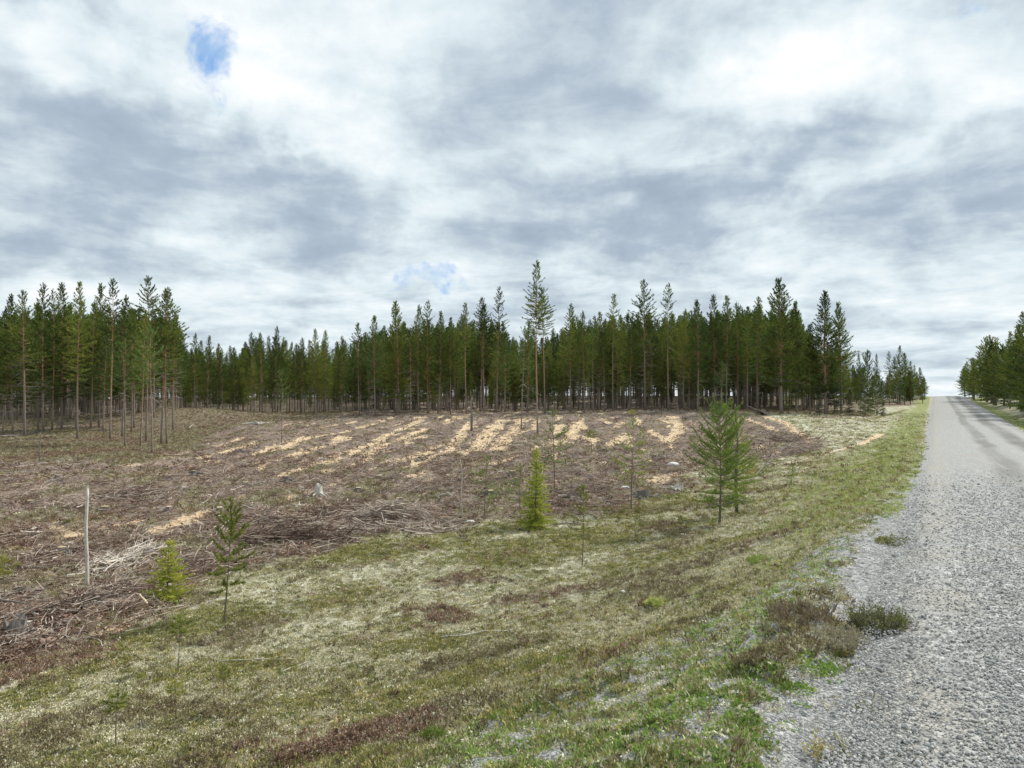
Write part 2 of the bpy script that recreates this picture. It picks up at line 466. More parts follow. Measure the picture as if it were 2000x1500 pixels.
def micro(x, y, m):
    cut = m['cut']; r = m['r']
    road = sstep(-.85, -.5, m['v']) * sstep(5.6, 5.0, m['v'])
    off = 1 - road
    # parallel plough ridges over the whole clearing
    ridge = np.sin(m['row'] * 2 * np.pi / 2.4) * .10 * (.4 + sstep(-.3, .3, m['n1'])) * (1 - m['sand'])
    z = cut * (ridge + m['n1'] * .10 + np.abs(fbm(x + 5, y + 5, .55, 3)) * .16 - .04)
    z = z + (1 - cut) * off * (m['n1'] * .055 + m['n2'] * .035 + fbm(x, y + 99, .12, 2) * .012 * sstep(14, 6, r))
    z = z + m['heather'] * off * .05 + m['moss'] * off * .03
    z = z - m['trough'] * .07
    z = z - road * .035
    return z


def H(x, y, m=None):
    x = np.asarray(x, float); y = np.asarray(y, float)
    if m is None:
        m = masks(x, y)
    return base_h(x, y) + micro(x, y, m)


def gz(x, y):
    return float(H(np.array([x]), np.array([y]))[0])


# ------------------------------------------------------------------ materials
def new_mat(name):
    m = bpy.data.materials.new(name)
    m.use_nodes = True
    return m, NT(m.node_tree)


def finish(nt, col, rough=0.9, bump=None, bstr=0.5, bdist=0.02, trans=0.0, spec=0.25):
    ins = {'Base Color': col, 'Roughness': rough, 'Specular IOR Level': spec}
    if bump is not None:
        ins['Normal'] = nt.n('ShaderNodeBump', {'Strength': bstr, 'Distance': bdist, 'Height': bump}).outputs[0]
    b = nt.n('ShaderNodeBsdfPrincipled', ins)
    out = b.outputs[0]
    if trans > 0:
        t = nt.n('ShaderNodeBsdfTranslucent', {'Color': col})
        out = nt.n('ShaderNodeMixShader', {0: trans, 1: out, 2: t.outputs[0]}).outputs[0]
    nt.n('ShaderNodeOutputMaterial', {'Surface': out})


def gravel_col(nt, P, tint=(1, 1, 1)):
    vo = nt.n('ShaderNodeTexVoronoi', {'Vector': P, 'Scale': 42.0})
    vo2 = nt.n('ShaderNodeTexVoronoi', {'Vector': P, 'Scale': 17.0})
    s1 = nt.n('ShaderNodeSeparateColor', {0: vo.outputs['Color']})
    s2 = nt.n('ShaderNodeSeparateColor', {0: vo2.outputs['Color']})
    a = nt.math('MULTIPLY_ADD', s1.outputs[0], .6, nt.math('MULTIPLY', s2.outputs[1], .4))
    c = nt.ramp(a, [(.08, (.12, .12, .12)), (.35, (.27, .27, .265)), (.6, (.385, .385, .375)), (.9, (.58, .57, .55))])
    hue = nt.noise(P, 1.7, 3)
    c = nt.mix(nt.map(hue, .45, .8, 0, .35), c, (.38, .33, .26))
    h = nt.math('MULTIPLY_ADD', vo.outputs['Distance'], -1.0, nt.math('MULTIPLY', vo2.outputs['Distance'], -1.2))
    return c, h


def mat_ground():
    m, nt = new_mat('ground_cover')
    P = nt.n('ShaderNodeTexCoord').outputs['Object']
    A = nt.n('ShaderNodeAttribute', attribute_name='mask_a')
    B = nt.n('ShaderNodeAttribute', attribute_name='mask_b')
    sa = nt.n('ShaderNodeSeparateColor', {0: A.outputs['Color']})
    sb = nt.n('ShaderNodeSeparateColor', {0: B.outputs['Color']})
    cut, sand, grav, grass = sa.outputs[0], sa.outputs[1], sa.outputs[2], A.outputs['Alpha']
    heath, moss, lich, forest = sb.outputs[0], sb.outputs[1], sb.outputs[2], B.outputs['Alpha']
    nA = nt.noise(P, .7, 4); nB = nt.noise(P, 5, 4, .6); nC = nt.noise(P, 24, 4, .65); nD = nt.noise(P, 80, 3, .65)
    f = nt.math('MULTIPLY_ADD', nB, .45, nt.math('MULTIPLY', nC, .55))
    f = nt.math('MULTIPLY_ADD', nt.math('SUBTRACT', nD, .5), .5, f)
    base = nt.ramp(f, [(.30, (.11, .10, .06)), (.42, (.26, .245, .15)), (.54, (.42, .40, .28)), (.70, (.66, .64, .50))])
    mossc = nt.ramp(f, [(.32, (.07, .07, .025)), (.5, (.19, .185, .07)), (.66, (.34, .32, .15))])
    lichc = nt.ramp(f, [(.30, (.16, .145, .10)), (.43, (.40, .38, .28)), (.62, (.68, .66, .52))])
    heathc = nt.ramp(f, [(.32, (.075, .05, .035)), (.5, (.20, .15, .105)), (.68, (.38, .31, .24))])
    grassc = nt.ramp(f, [(.32, (.08, .09, .025)), (.48, (.22, .25, .08)), (.64, (.40, .40, .20))])
    # slash: streaky brown litter
    st = nt.n('ShaderNodeMapping', {'Vector': P, 'Rotation': (0, 0, R(-14)), 'Scale': (1.0, .35, 1)}).outputs[0]
    sC = nt.noise(st, 14, 5, .7, .4)
    sf = nt.math('MULTIPLY_ADD', sC, .7, nt.math('MULTIPLY', nD, .3))
    slash = nt.ramp(sf, [(.36, (.045, .033, .026)), (.46, (.17, .122, .098)), (.57, (.30, .235, .195)), (.70, (.64, .54, .43))])
    slash = nt.mix(nt.map(nA, .5, .68, 0, .55), slash, nt.ramp(sf, [(.34, (.10, .06, .042)), (.55, (.31, .20, .145)), (.75, (.55, .40, .30))]))
    slash = nt.mix(nt.map(nB, .52, .66, 0, .6), slash, nt.ramp(nD, [(.35, (.12, .12, .085)), (.65, (.32, .31, .26))]))
    sandc = nt.ramp(nt.math('MULTIPLY_ADD', nC, .6, nt.math('MULTIPLY', nB, .4)), [(.3, (.28, .19, .11)), (.42, (.54, .40, .24)), (.55, (.66, .51, .33)), (.75, (.74, .62, .46))])
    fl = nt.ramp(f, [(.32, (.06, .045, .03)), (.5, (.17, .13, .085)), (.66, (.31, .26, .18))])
    gc, gh = gravel_col(nt, P)

    def soft(msk, k=.35):
        return nt.map(nt.math('MULTIPLY_ADD', nt.math('SUBTRACT', nC, .5), k * 3, msk), .35, .65)
    c = nt.mix(soft(lich), base, lichc)
    c = nt.mix(soft(moss), c, mossc)
    c = nt.mix(soft(heath), c, heathc)
    c = nt.mix(soft(cut, .5), c, slash)
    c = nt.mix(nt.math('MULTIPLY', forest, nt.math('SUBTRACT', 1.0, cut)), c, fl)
    c = nt.mix(soft(grav, .5), c, gc)
    c = nt.mix(soft(grass, .5), c, grassc)
    c = nt.mix(nt.map(nt.math('MULTIPLY_ADD', nt.math('SUBTRACT', nC, .5), 1.0, sand), .38, .58), c, sandc)
    hh = nt.math('MULTIPLY_ADD', nC, 1.0, nt.math('MULTIPLY', nD, .5))
    hh = nt.math('MULTIPLY_ADD', gh, nt.math('MULTIPLY', grav, .5), hh)
    finish(nt, c, .95, hh, .7, .05)
    return m


def mat_road():
    m, nt = new_mat('road_gravel')
    P = nt.n('ShaderNodeTexCoord').outputs['Object']
    gc, gh = gravel_col(nt, P)
    # wheel tracks: darker compacted fines, along the road
    s = nt.n('ShaderNodeSeparateXYZ', {0: P})
    v = nt.math('SUBTRACT', nt.math('MULTIPLY', s.outputs[0], RC), nt.math('MULTIPLY', s.outputs[1], RS))
    u = nt.math('ADD', nt.math('MULTIPLY', s.outputs[0], RS), nt.math('MULTIPLY', s.outputs[1], RC))
    wob = nt.math('MULTIPLY_ADD', nt.math('SUBTRACT', nt.noise(P, .07, 2), .5), .9, v)
    wob = nt.math('MULTIPLY_ADD', nt.math('SUBTRACT', nt.noise(P, .5, 3), .5), .2, wob)
    wob = nt.math('ADD', wob, nt.map(u, 10.0, 48.0, .95, 0.0))
    tot = 0.0
    for c0, wd, am in ((2.25, .30, .8), (3.95, .42, 1.0)):
        d = nt.math('ABSOLUTE', nt.math('SUBTRACT', wob, c0))
        tot = nt.math('MAXIMUM', tot, nt.math('MULTIPLY', nt.map(d, wd * 1.7, wd * .4), am))
    gc = nt.mix(nt.map(u, 14.0, 40.0, 0.0, .6), gc, (.37, .365, .35))
    stv = nt.n('ShaderNodeCombineXYZ', {0: nt.math('MULTIPLY', v, 5.0), 1: nt.math('MULTIPLY', u, .12), 2: 0.0}).outputs[0]
    streak = nt.noise(stv, 1.0, 4, .6)
    tot = nt.math('MULTIPLY', tot, nt.map(nt.noise(P, .12, 3), .3, .6, .55, 1.0))
    tot = nt.math('MULTIPLY', tot, nt.map(u, 6.0, 26.0, .35, 1.0))
    fines = nt.ramp(nt.noise(P, 60, 4, .7), [(.3, (.10, .098, .09)), (.5, (.17, .166, .155)), (.7, (.27, .262, .25))])
    c = nt.mix(nt.math('MULTIPLY', tot, .9), gc, fines)
    c = nt.mix(nt.map(streak, .5, .75, 0, .3), c, (.47, .46, .43))
    c = nt.mix(nt.map(nt.noise(P, .6, 4), .56, .72, 0, .35), c, (.40, .34, .26))
    d0 = nt.math('ABSOLUTE', nt.math('SUBTRACT', v, .02))
    c = nt.mix(nt.math('MULTIPLY', nt.map(d0, .38, .05), nt.map(nt.noise(P, .8, 4), .38, .62, .05, .7)), c, nt.ramp(nt.noise(P, 50, 4, .7), [(.3, (.26, .24, .20)), (.7, (.50, .47, .40))]))
    finish(nt, c, .9, gh, .8, .02)
    return m


def mat_random(name, stops, scale=8.0, k=.6, rough=.85, trans=0.0, spec=.25):
    """colour varies per instance and inside the object"""
    m, nt = new_mat(name)
    P = nt.n('ShaderNodeTexCoord').outputs['Object']
    rnd = nt.n('ShaderNodeObjectInfo').outputs['Random']
    n = nt.noise(P, scale, 2)
    f = nt.math('MULTIPLY_ADD', nt.math('SUBTRACT', n, .5), k * 2, nt.math('MULTIPLY_ADD', nt.math('SUBTRACT', rnd, .5), .75, .5))
    finish(nt, nt.ramp(f, stops), rough, trans=trans, spec=spec)
    return m


def mat_bark(name, low, high, z0=2.0, z1=6.0, sc=6.0):
    m, nt = new_mat(name)
    P = nt.n('ShaderNodeTexCoord').outputs['Object']
    s = nt.n('ShaderNodeSeparateXYZ', {0: P})
    st = nt.n('ShaderNodeMapping', {'Vector': P, 'Scale': (sc, sc, sc * .3)}).outputs[0]
    n = nt.noise(st, 2.5, 5, .65)
    rnd = nt.n('ShaderNodeObjectInfo').outputs['Random']
    f = nt.map(nt.math('MULTIPLY_ADD', nt.math('SUBTRACT', n, .5), 2.0, s.outputs[2]), z0, z1)
    c = nt.mix(f, low, high)
    c = nt.mix(nt.map(n, .35, .7, 0, .55), c, tuple(x * .35 for x in low))
    c = nt.mix(nt.math('MULTIPLY', rnd, .45), c, tuple(x * .45 for x in low))
    finish(nt, c, .9, n, .8, .02)
    return m


M = {}
M['ground'] = mat_ground()
M['road'] = mat_road()
M['bark'] = mat_bark('pine_bark', (.30, .25, .21), (.42, .23, .12), 1.5, 5.5)
M['bark_young'] = mat_bark('young_bark', (.20, .17, .14), (.30, .24, .17), .5, 2.0, 14)
M['dead'] = mat_random('dead_twig', [(0, (0.165, 0.143, 0.132)), (0.5, (0.308, 0.275, 0.242)), (1, (0.462, 0.418, 0.374))], 3)
M['foliage'] = mat_random('pine_needles', [(0, (0.053, 0.086, 0.024)), (0.35, (0.101, 0.153, 0.032)), (0.65, (0.172, 0.23, 0.042)), (1, (0.289, 0.316, 0.059))], .55, 1.1, .75, .22)
M['fol_young'] = mat_random('young_needles', [(0, (0.132, 0.158, 0.033)), (0.5, (0.263, 0.293, 0.066)), (1, (0.483, 0.428, 0.119))], 4, .7, .7, .3)
M['fol_near'] = mat_random('near_needles', [(0, (0.106, 0.168, 0.034)), (0.5, (0.229, 0.322, 0.059)), (1, (0.458, 0.49, 0.1))], 2.5, .9, .7, .25)
M['fol_yellow'] = mat_random('yellow_green_needles', [(0, (0.162, 0.212, 0.026)), (0.5, (0.358, 0.425, 0.053)), (1, (0.586, 0.587, 0.119))], 4, .7, .7, .3)
M['fol_light'] = mat_random('light_needles', [(0, (0.054, 0.092, 0.03)), (0.4, (0.09, 0.149, 0.04)), (0.7, (0.126, 0.196, 0.05)), (1, (0.171, 0.241, 0.07))], .6, 1.0, .75, .22)
M['fol_spruce'] = mat_random('spruce_needles', [(0, (0.018, 0.038, 0.02)), (0.5, (0.038, 0.063, 0.028)), (1, (0.075, 0.105, 0.039))], 1.2, .8, .75, .15)
M['birch'] = mat_random('birch_leaves', [(0, (.10, .17, .02)), (.5, (.18, .30, .035)), (1, (.30, .40, .07))], 2, .8, .6, .35)
M['heather'] = mat_random('heather', [(0, (0.122, 0.098, 0.066)), (0.3, (0.245, 0.183, 0.117)), (0.55, (0.29, 0.27, 0.127)), (0.8, (0.445, 0.39, 0.257)), (1, (0.779, 0.759, 0.584))], 22, .8, .9, .15)
M['redheath'] = mat_random('red_heather', [(0, (0.108, 0.066, 0.048)), (0.4, (0.252, 0.153, 0.106)), (0.75, (0.432, 0.306, 0.214)), (1, (0.576, 0.546, 0.451))], 22, .8, .9, .15)
M['crow'] = mat_random('crowberry', [(0, (0.093, 0.101, 0.033)), (0.4, (0.219, 0.233, 0.067)), (0.75, (0.393, 0.362, 0.122)), (1, (0.602, 0.484, 0.222))], 22, .8, .7, .2)
M['lichen'] = mat_random('lichen', [(0, (0.265, 0.239, 0.156)), (0.4, (0.477, 0.441, 0.301)), (0.75, (0.688, 0.643, 0.458)), (1, (0.82, 0.819, 0.614))], 22, .8, .95, .1)
M['grass'] = mat_random('green_grass', [(0, (0.136, 0.182, 0.035)), (0.4, (0.272, 0.362, 0.079)), (0.75, (0.442, 0.5, 0.141)), (1, (0.712, 0.636, 0.317))], 12, .7, .7, .35)
M['sprout'] = mat_random('green_sprout', [(0, (0.115, 0.187, 0.034)), (0.4, (0.196, 0.319, 0.057)), (0.75, (0.31, 0.44, 0.103)), (1, (0.437, 0.517, 0.172))], 12, .7, .7, .3)
M['straw'] = mat_random('dry_grass', [(0, (0.267, 0.227, 0.123)), (0.4, (0.48, 0.427, 0.259)), (0.75, (0.667, 0.6, 0.41)), (1, (0.779, 0.76, 0.573))], 12, .7, .8, .3)
M['stone'] = mat_random('crushed_stone', [(0, (.13, .13, .13)), (.25, (.25, .25, .245)), (.5, (.37, .365, .35)), (.75, (.47, .46, .435)), (1, (.66, .64, .60))], 30, .35, .85)
M['twig'] = mat_random('slash_twigs', [(0, (0.077, 0.05, 0.038)), (0.35, (0.177, 0.116, 0.086)), (0.65, (0.32, 0.242, 0.193)), (1, (0.608, 0.529, 0.439))], 5, .5, .85)
M['paletwig'] = mat_random('pale_sticks', [(0, (.22, .17, .13)), (.5, (.42, .36, .30)), (1, (.68, .62, .54))], 5, .4, .85)
M['chip'] = mat_random('bark_chips', [(0, (0.144, 0.091, 0.061)), (0.4, (0.336, 0.234, 0.162)), (0.7, (0.576, 0.468, 0.351)), (1, (0.84, 0.78, 0.648))], 9, .5, .85)
M['needle_litter'] = mat_random('brown_needles', [(0, (0.105, 0.064, 0.043)), (0.5, (0.285, 0.184, 0.119)), (1, (0.48, 0.352, 0.255))], 9, .6, .9)
M['snag'] = mat_bark('weathered_wood', (.70, .65, .57), (.78, .73, .65), .4, 1.4, 12)
M['grey_wood'] = mat_bark('grey_wood', (.23, .215, .20), (.28, .26, .24), .4, 1.4, 20)
M['cutface'] = mat_random('cut_wood', [(0, (.45, .32, .18)), (.5, (.62, .48, .30)), (1, (.72, .60, .44))], 14, .5, .8)
M['white'] = mat_random('white_stone', [(0, (.55, .53, .48)), (1, (.78, .76, .72))], 20, .4, .7)
M['yellow'] = mat_random('yellow_petals', [(0, (.75, .55, .02)), (1, (.85, .68, .03))], 20, .4, .7)
M['darkred'] = mat_random('dark_mulch', [(0, (0.068, 0.04, 0.03)), (0.5, (0.187, 0.117, 0.085)), (1, (0.408, 0.288, 0.228))], 9, .6, .9)


# ------------------------------------------------------------------ mesh helpers
class MB:
    def __init__(self):
        self.v = []; self.f = []; self.m = []

    def tube(self, pts, rad, sides=5, mat=0, cap=True):
        pts = [Vector(p) for p in pts]
        b0 = len(self.v)
        n = len(pts)
        for i, p in enumerate(pts):
            d = (pts[min(i + 1, n - 1)] - pts[max(i - 1, 0)])
            if d.length < 1e-7:
                d = Vector((0, 0, 1))
            d.normalize()
            a = d.cross(Vector((0.31, 0.17, 0.93)) if abs(d.z) < .9 else Vector((1, 0, 0)))
            a.normalize(); b = d.cross(a)
            r = rad[i] if isinstance(rad, (list, tuple)) else rad
            for k in range(sides):
                t = 2 * math.pi * k / sides
                self.v.append(tuple(p + a * (math.cos(t) * r) + b * (math.sin(t) * r)))
        for i in range(n - 1):
            for k in range(sides):
                k2 = (k + 1) % sides
                self.f.append((b0 + i * sides + k, b0 + i * sides + k2, b0 + (i + 1) * sides + k2, b0 + (i + 1) * sides + k)); self.m.append(mat)
        if cap:
            self.f.append(tuple(b0 + (n - 1) * sides + k for k in range(sides))); self.m.append(mat)
            self.f.append(tuple(b0 + sides - 1 - k for k in range(sides))); self.m.append(mat)

    def tri(self, p, d, L, w, mat=0, bend=0.0):
        """one narrow blade from p along d"""
        d = Vector(d).normalized()
        s = d.cross(Vector((random.uniform(-1, 1), random.uniform(-1, 1), random.uniform(-1, 1))))
        if s.length < 1e-5:
            s = Vector((1, 0, 0))
        s.normalize(); s *= w * .5
        b = len(self.v); p = Vector(p)
        self.v += [tuple(p - s), tuple(p + s), tuple(p + d * L + Vector((0, 0, bend)))]
        self.f.append((b, b + 1, b + 2)); self.m.append(mat)

    def leaf(self, p, d, L, w, mat=0):
        d = Vector(d).normalized()
        s = d.cross(Vector((random.uniform(-1, 1), random.uniform(-1, 1), random.uniform(-1, 1))))
        if s.length < 1e-5:
            s = Vector((1, 0, 0))
        s.normalize(); s *= w * .5
        b = len(self.v); p = Vector(p)
        self.v += [tuple(p), tuple(p + d * L * .5 + s), tuple(p + d * L), tuple(p + d * L * .5 - s)]
        self.f.append((b, b + 1, b + 2, b + 3)); self.m.append(mat)

    def mesh(self, name, mats, smooth=False):
        me = bpy.data.meshes.new(name)
        me.from_pydata(self.v, [], self.f)
        for x in (mats if isinstance(mats, (list, tuple)) else [mats]):
            me.materials.append(x)
        if len(me.materials) > 1:
            me.polygons.foreach_set('material_index', self.m)
        if smooth:
            me.polygons.foreach_set('use_smooth', [True] * len(me.polygons))
        me.update()
        return me


def rv(s=1.0):
    return Vector((random.gauss(0, s), random.gauss(0, s), random.gauss(0, s)))


def blob_mesh(bm, c, r, sz=(1, 1, 1), sub=1, jit=.25, mat=0):
    import bmesh as _b
    t = _b.new()
    _b.ops.create_icosphere(t, subdivisions=sub, radius=1)
    b0 = len(bm.v)
    for v in t.verts:
        k = 1 + random.uniform(-jit, jit)
        bm.v.append((c[0] + v.co.x * r * sz[0] * k, c[1] + v.co.y * r * sz[1] * k, c[2] + v.co.z * r * sz[2] * k))
    for f in t.faces:
        bm.f.append(tuple(b0 + v.index for v in f.verts)); bm.m.append(mat)
    t.free()


def tagit(o, label=None, cat=None, group=None, kind=None):
    if label: o['label'] = label
    if cat: o['category'] = cat
    if group: o['group'] = group
    if kind: o['kind'] = kind
    return o


def obj(name, me, parent=None, loc=None, rot=None, scale=None):
    o = bpy.data.objects.new(name, me)
    COL.objects.link(o)
    if parent: o.parent = parent
    if loc is not None: o.location = loc
    if rot is not None: o.rotation_euler = rot
    if scale is not None: o.scale = scale
    return o


def root(name, label, cat, loc, rz=0, scale=(1, 1, 1), group=None, tilt=(0, 0)):
    o = bpy.data.objects.new(name, None)
    COL.objects.link(o)
    o.empty_display_size = .3
    o.location = loc; o.rotation_euler = (tilt[0], tilt[1], rz); o.scale = scale
    return tagit(o, label, cat, group)


# ------------------------------------------------------------------ ground sheet
def build_ground():
    th = np.concatenate([np.linspace(-180, -46, 60, endpoint=False), np.linspace(-46, 46, 620, endpoint=False), np.linspace(46, 180, 60, endpoint=False)])
    th = np.radians(th)
    rr = [0.6]
    while rr[-1] < 150:
        rr.append(rr[-1] * (1.0088 if rr[-1] > 2 else 1.04))
    while rr[-1] < 2500:
        rr.append(rr[-1] * 1.06)
    rr = np.array(rr)
    TH, RR = np.meshgrid(th, rr)
    x = (np.sin(TH) * RR).ravel(); y = (np.cos(TH) * RR).ravel()
    x = np.append(x, 0.0); y = np.append(y, 0.0)
    m = masks(x, y)
    z = H(x, y, m)
    nt_, nr = len(th), len(rr)
    i = np.arange(nr - 1)[:, None] * nt_; j = np.arange(nt_)[None, :]; j2 = (j + 1) % nt_
    q = np.stack([i + j, i + nt_ + j, i + nt_ + j2, i + j2], -1).reshape(-1, 4)
    c = nr * nt_
    tri = np.stack([np.full(nt_, c), np.arange(nt_), (np.arange(nt_) + 1) % nt_], -1)
    me = bpy.data.meshes.new('ground')
    me.vertices.add(len(x))
    me.vertices.foreach_set('co', np.stack([x, y, z], -1).ravel().astype(np.float32))
    loops = np.concatenate([q.ravel(), tri.ravel()]).astype(np.int32)
    me.loops.add(len(loops)); me.loops.foreach_set('vertex_index', loops)
    starts = np.concatenate([np.arange(len(q)) * 4, len(q) * 4 + np.arange(len(tri)) * 3]).astype(np.int32)
    me.polygons.add(len(starts)); me.polygons.foreach_set('loop_start', starts)
    me.update(calc_edges=True)
    me.polygons.foreach_set('use_smooth', np.ones(len(starts), bool))
    for nm, ks in (('mask_a', ('cut', 'sand', 'gravel', 'grass')), ('mask_b', ('heather', 'moss', 'lichen', 'forest'))):
        at = me.color_attributes.new(nm, 'FLOAT_COLOR', 'POINT')
        at.data.foreach_set('color', np.stack([np.clip(m[k], 0, 1) for k in ks], -1).ravel().astype(np.float32))
    me.materials.append(M['ground'])
    tagit(obj('ground', me), kind='structure')


def build_road():
    us = [-25.0]
    while us[-1] < 330:
        us.append(us[-1] + max(.12, abs(us[-1]) * .018))
    us = np.array(us); vs = np.linspace(-.72, 5.35, 65)
    U, V = np.meshgrid(us, vs, indexing='ij')
    X, Y = xy(U, V)
    n = fbm(X, Y, 1.1, 3)
    far = 1 - sstep(190, 330, np.hypot(X, Y))
    edge = sstep(-.72, -.05, V + n * .12) * sstep(5.35, 4.9, V + n * .2)
    crown = .05 * (1 - ((V - 2.15) / 3.1) ** 2)
    ruts = -.02 * np.exp(-((V - 1.9) / .3) ** 2) - .025 * np.exp(-((V - 3.35) / .32) ** 2)
    Z = zroad(U) * far + (-.065 + edge * .08) + crown * edge + ruts + fbm(X, Y, .5, 3) * .008
    me = bpy.data.meshes.new('road')
    a, b = U.shape
    i = (np.arange(a - 1)[:, None] * b + np.arange(b - 1)[None, :]).ravel()
    q = np.stack([i, i + 1, i + b + 1, i + b], -1)
    me.from_pydata(np.stack([X, Y, Z], -1).reshape(-1, 3).tolist(), [], q.tolist())
    me.polygons.foreach_set('use_smooth', [True] * len(me.polygons))
    me.materials.append(M['road'])
    me.update()
    tagit(obj('road', me), kind='structure')


build_ground()
build_road()

# ------------------------------------------------------------------ scatter ("stuff")
def scatter(name, protos, x, y, z, rot, sc, idx, label, cat):
    col = bpy.data.collections.new(name + '_pieces')
    for k, me in enumerate(protos):
        col.objects.link(bpy.data.objects.new('%s_piece_%02d' % (name, k), me))
    me = bpy.data.meshes.new(name)
    n = len(x)
    me.vertices.add(n)
    me.vertices.foreach_set('co', np.stack([x, y, z], -1).ravel().astype(np.float32))
    a = me.attributes.new('rot', 'FLOAT_VECTOR', 'POINT'); a.data.foreach_set('vector', rot.astype(np.float32).ravel())
    a = me.attributes.new('scl', 'FLOAT_VECTOR', 'POINT'); a.data.foreach_set('vector', sc.astype(np.float32).ravel())
    a = me.attributes.new('idx', 'INT', 'POINT'); a.data.foreach_set('value', idx.astype(np.int32))
    o = obj(name, me)
    ng = bpy.data.node_groups.new(name + '_scatter', 'GeometryNodeTree')
    ng.interface.new_socket('Geometry', in_out='INPUT', socket_type='NodeSocketGeometry')
    ng.interface.new_socket('Geometry', in_out='OUTPUT', socket_type='NodeSocketGeometry')
    N = ng.nodes; Lk = ng.links
    gi = N.new('NodeGroupInput'); go = N.new('NodeGroupOutput')
    ci = N.new('GeometryNodeCollectionInfo'); ci.inputs['Collection'].default_value = col
    ci.inputs['Separate Children'].default_value = True; ci.inputs['Reset Children'].default_value = True
    ip = N.new('GeometryNodeInstanceOnPoints'); ip.inputs['Pick Instance'].default_value = True

    def attr(nm, t):
        d = N.new('GeometryNodeInputNamedAttribute'); d.data_type = t; d.inputs['Name'].default_value = nm
        return d.outputs['Attribute']
    er = N.new('FunctionNodeEulerToRotation')
    Lk.new(attr('rot', 'FLOAT_VECTOR'), er.inputs[0])
    Lk.new(gi.outputs[0], ip.inputs['Points']); Lk.new(ci.outputs[0], ip.inputs['Instance'])
    Lk.new(attr('idx', 'INT'), ip.inputs['Instance Index']); Lk.new(er.outputs[0], ip.inputs['Rotation'])
    Lk.new(attr('scl', 'FLOAT_VECTOR'), ip.inputs['Scale']); Lk.new(ip.outputs[0], go.inputs[0])
    md = o.modifiers.new('scatter', 'NODES'); md.node_group = ng
    return tagit(o, label, cat, kind='stuff')


def proto_tuft(n, spread, h0, h1, wd, lean, mat, leaf=False):
    b = MB()
    for _ in range(n):
        a = random.uniform(0, 6.283); r = spread * math.sqrt(random.random())
        p = (math.cos(a) * r, math.sin(a) * r, -.005 + (random.random() * h0 * .6 if leaf else 0))
        d = Vector((math.cos(a) * lean * random.random(), math.sin(a) * lean * random.random(), 1)) + rv(.22)
        L = random.uniform(h0, h1)
        (b.leaf if leaf else b.tri)(p, d, L, wd * random.uniform(.6, 1.3))
    return b.mesh('tuft', mat)


def proto_heather(mat, n=9):
    b = MB()
    for _ in range(n):
        a = random.uniform(0, 6.283); r = .05 * math.sqrt(random.random())
        p = Vector((math.cos(a) * r, math.sin(a) * r, -.005))
        d = Vector((math.cos(a) * .7 * random.random(), math.sin(a) * .7 * random.random(), 1)).normalized()
        L = random.uniform(.025, .06)
        b.tri(p, d, L, .004)
        for k in range(7):
            t = .3 + .7 * k / 6
            b.leaf(p + d * L * t * .92, d + rv(.7), .018, .009)
    return b.mesh('heather', mat)


def proto_lichen(mat):
    b = MB()
    for _ in range(22):
        a = random.uniform(0, 6.283); r = .05 * math.sqrt(random.random())
        b.leaf((math.cos(a) * r, math.sin(a) * r, .012 * (1 - r / .05)), rv(1) + Vector((0, 0, .8)), random.uniform(.012, .03), random.uniform(.01, .02))
    return b.mesh('lichen', mat)


def proto_stone(mat):
    b = MB()
    blob_mesh(b, (0, 0, .12), .5, (1, random.uniform(.65, .95), random.uniform(.4, .65)), 1, .24)
    return b.mesh('stone', mat)


def stick_path(L, bend=.08, n=4):
    p = Vector((-L / 2, 0, 0)); d = Vector((1, 0, 0)); out = [p.copy()]
    for k in range(n):
        d = (d + Vector((0, random.gauss(0, bend * 2), random.gauss(0, bend)))).normalized()
        p = p + d * L / n; out.append(p.copy())
    return out


def proto_twigs(mat, n=5, L0=.3, L1=.9, r=.008, spread=.25, flat=.18):
    b = MB()
    for _ in range(n):
        L = random.uniform(L0, L1)
        pts = stick_path(L, .1, 3)
        q = Matrix.Rotation(random.gauss(0, 1.2), 3, 'Z') @ Matrix.Rotation(random.gauss(0, flat), 3, 'Y')
        off = Vector((random.uniform(-spread, spread), random.uniform(-spread, spread), random.uniform(.0, .07)))
        rr = r * random.uniform(.5, 1.5)
        b.tube([q @ p + off for p in pts], [rr, rr * .9, rr * .7, rr * .35], 3, cap=False)
        if random.random() < .6:
            p = q @ pts[2] + off
            b.tube([p, p + (q @ Vector((random.uniform(.05, .2), random.uniform(-.2, .2), random.uniform(0, .1))))], [rr * .6, rr * .2], 3, cap=False)
    return b.mesh('twigs', mat)


def proto_chips(mat, n=10, s=.05, spread=.15):
    b = MB()
    for _ in range(n):
        b.leaf((random.uniform(-spread, spread), random.uniform(-spread, spread), random.uniform(.0, .03)), (random.gauss(0, 1), random.gauss(0, 1), random.gauss(0, .35)), s * random.uniform(.6, 1.6), s * random.uniform(.2, .6))
    return b.mesh('chips', mat)


def proto_brush(mat, n=50):
    """needle covered branch tip lying on the ground"""
    b = MB()
    for k in range(n):
        t = random.random()
        b.tri((t * .4 - .2, random.gauss(0, .012), random.uniform(0, .03)), Vector((.6, random.gauss(0, .8), random.gauss(.2, .4))), random.uniform(.04, .07), .007)
    b.tube([(-.25, 0, 0), (0, .01, .01), (.22, 0, .015)], [.006, .005, .002], 3, cap=False)
    return b.mesh('brush', mat)


def sample(n, r0, r1, a0=-38.5, a1=38.5, power=1.0):
    """points on the ground in the sector ahead, denser near by"""
    t = RNG.random(n)
    if power == 1.0:
        r = r0 * (r1 / r0) ** t
    else:
        e = 1 - power
        r = (r0 ** e + t * (r1 ** e - r0 ** e)) ** (1 / e)
    a = np.radians(RNG.uniform(a0, a1, n))
    return r * np.sin(a), r * np.cos(a)


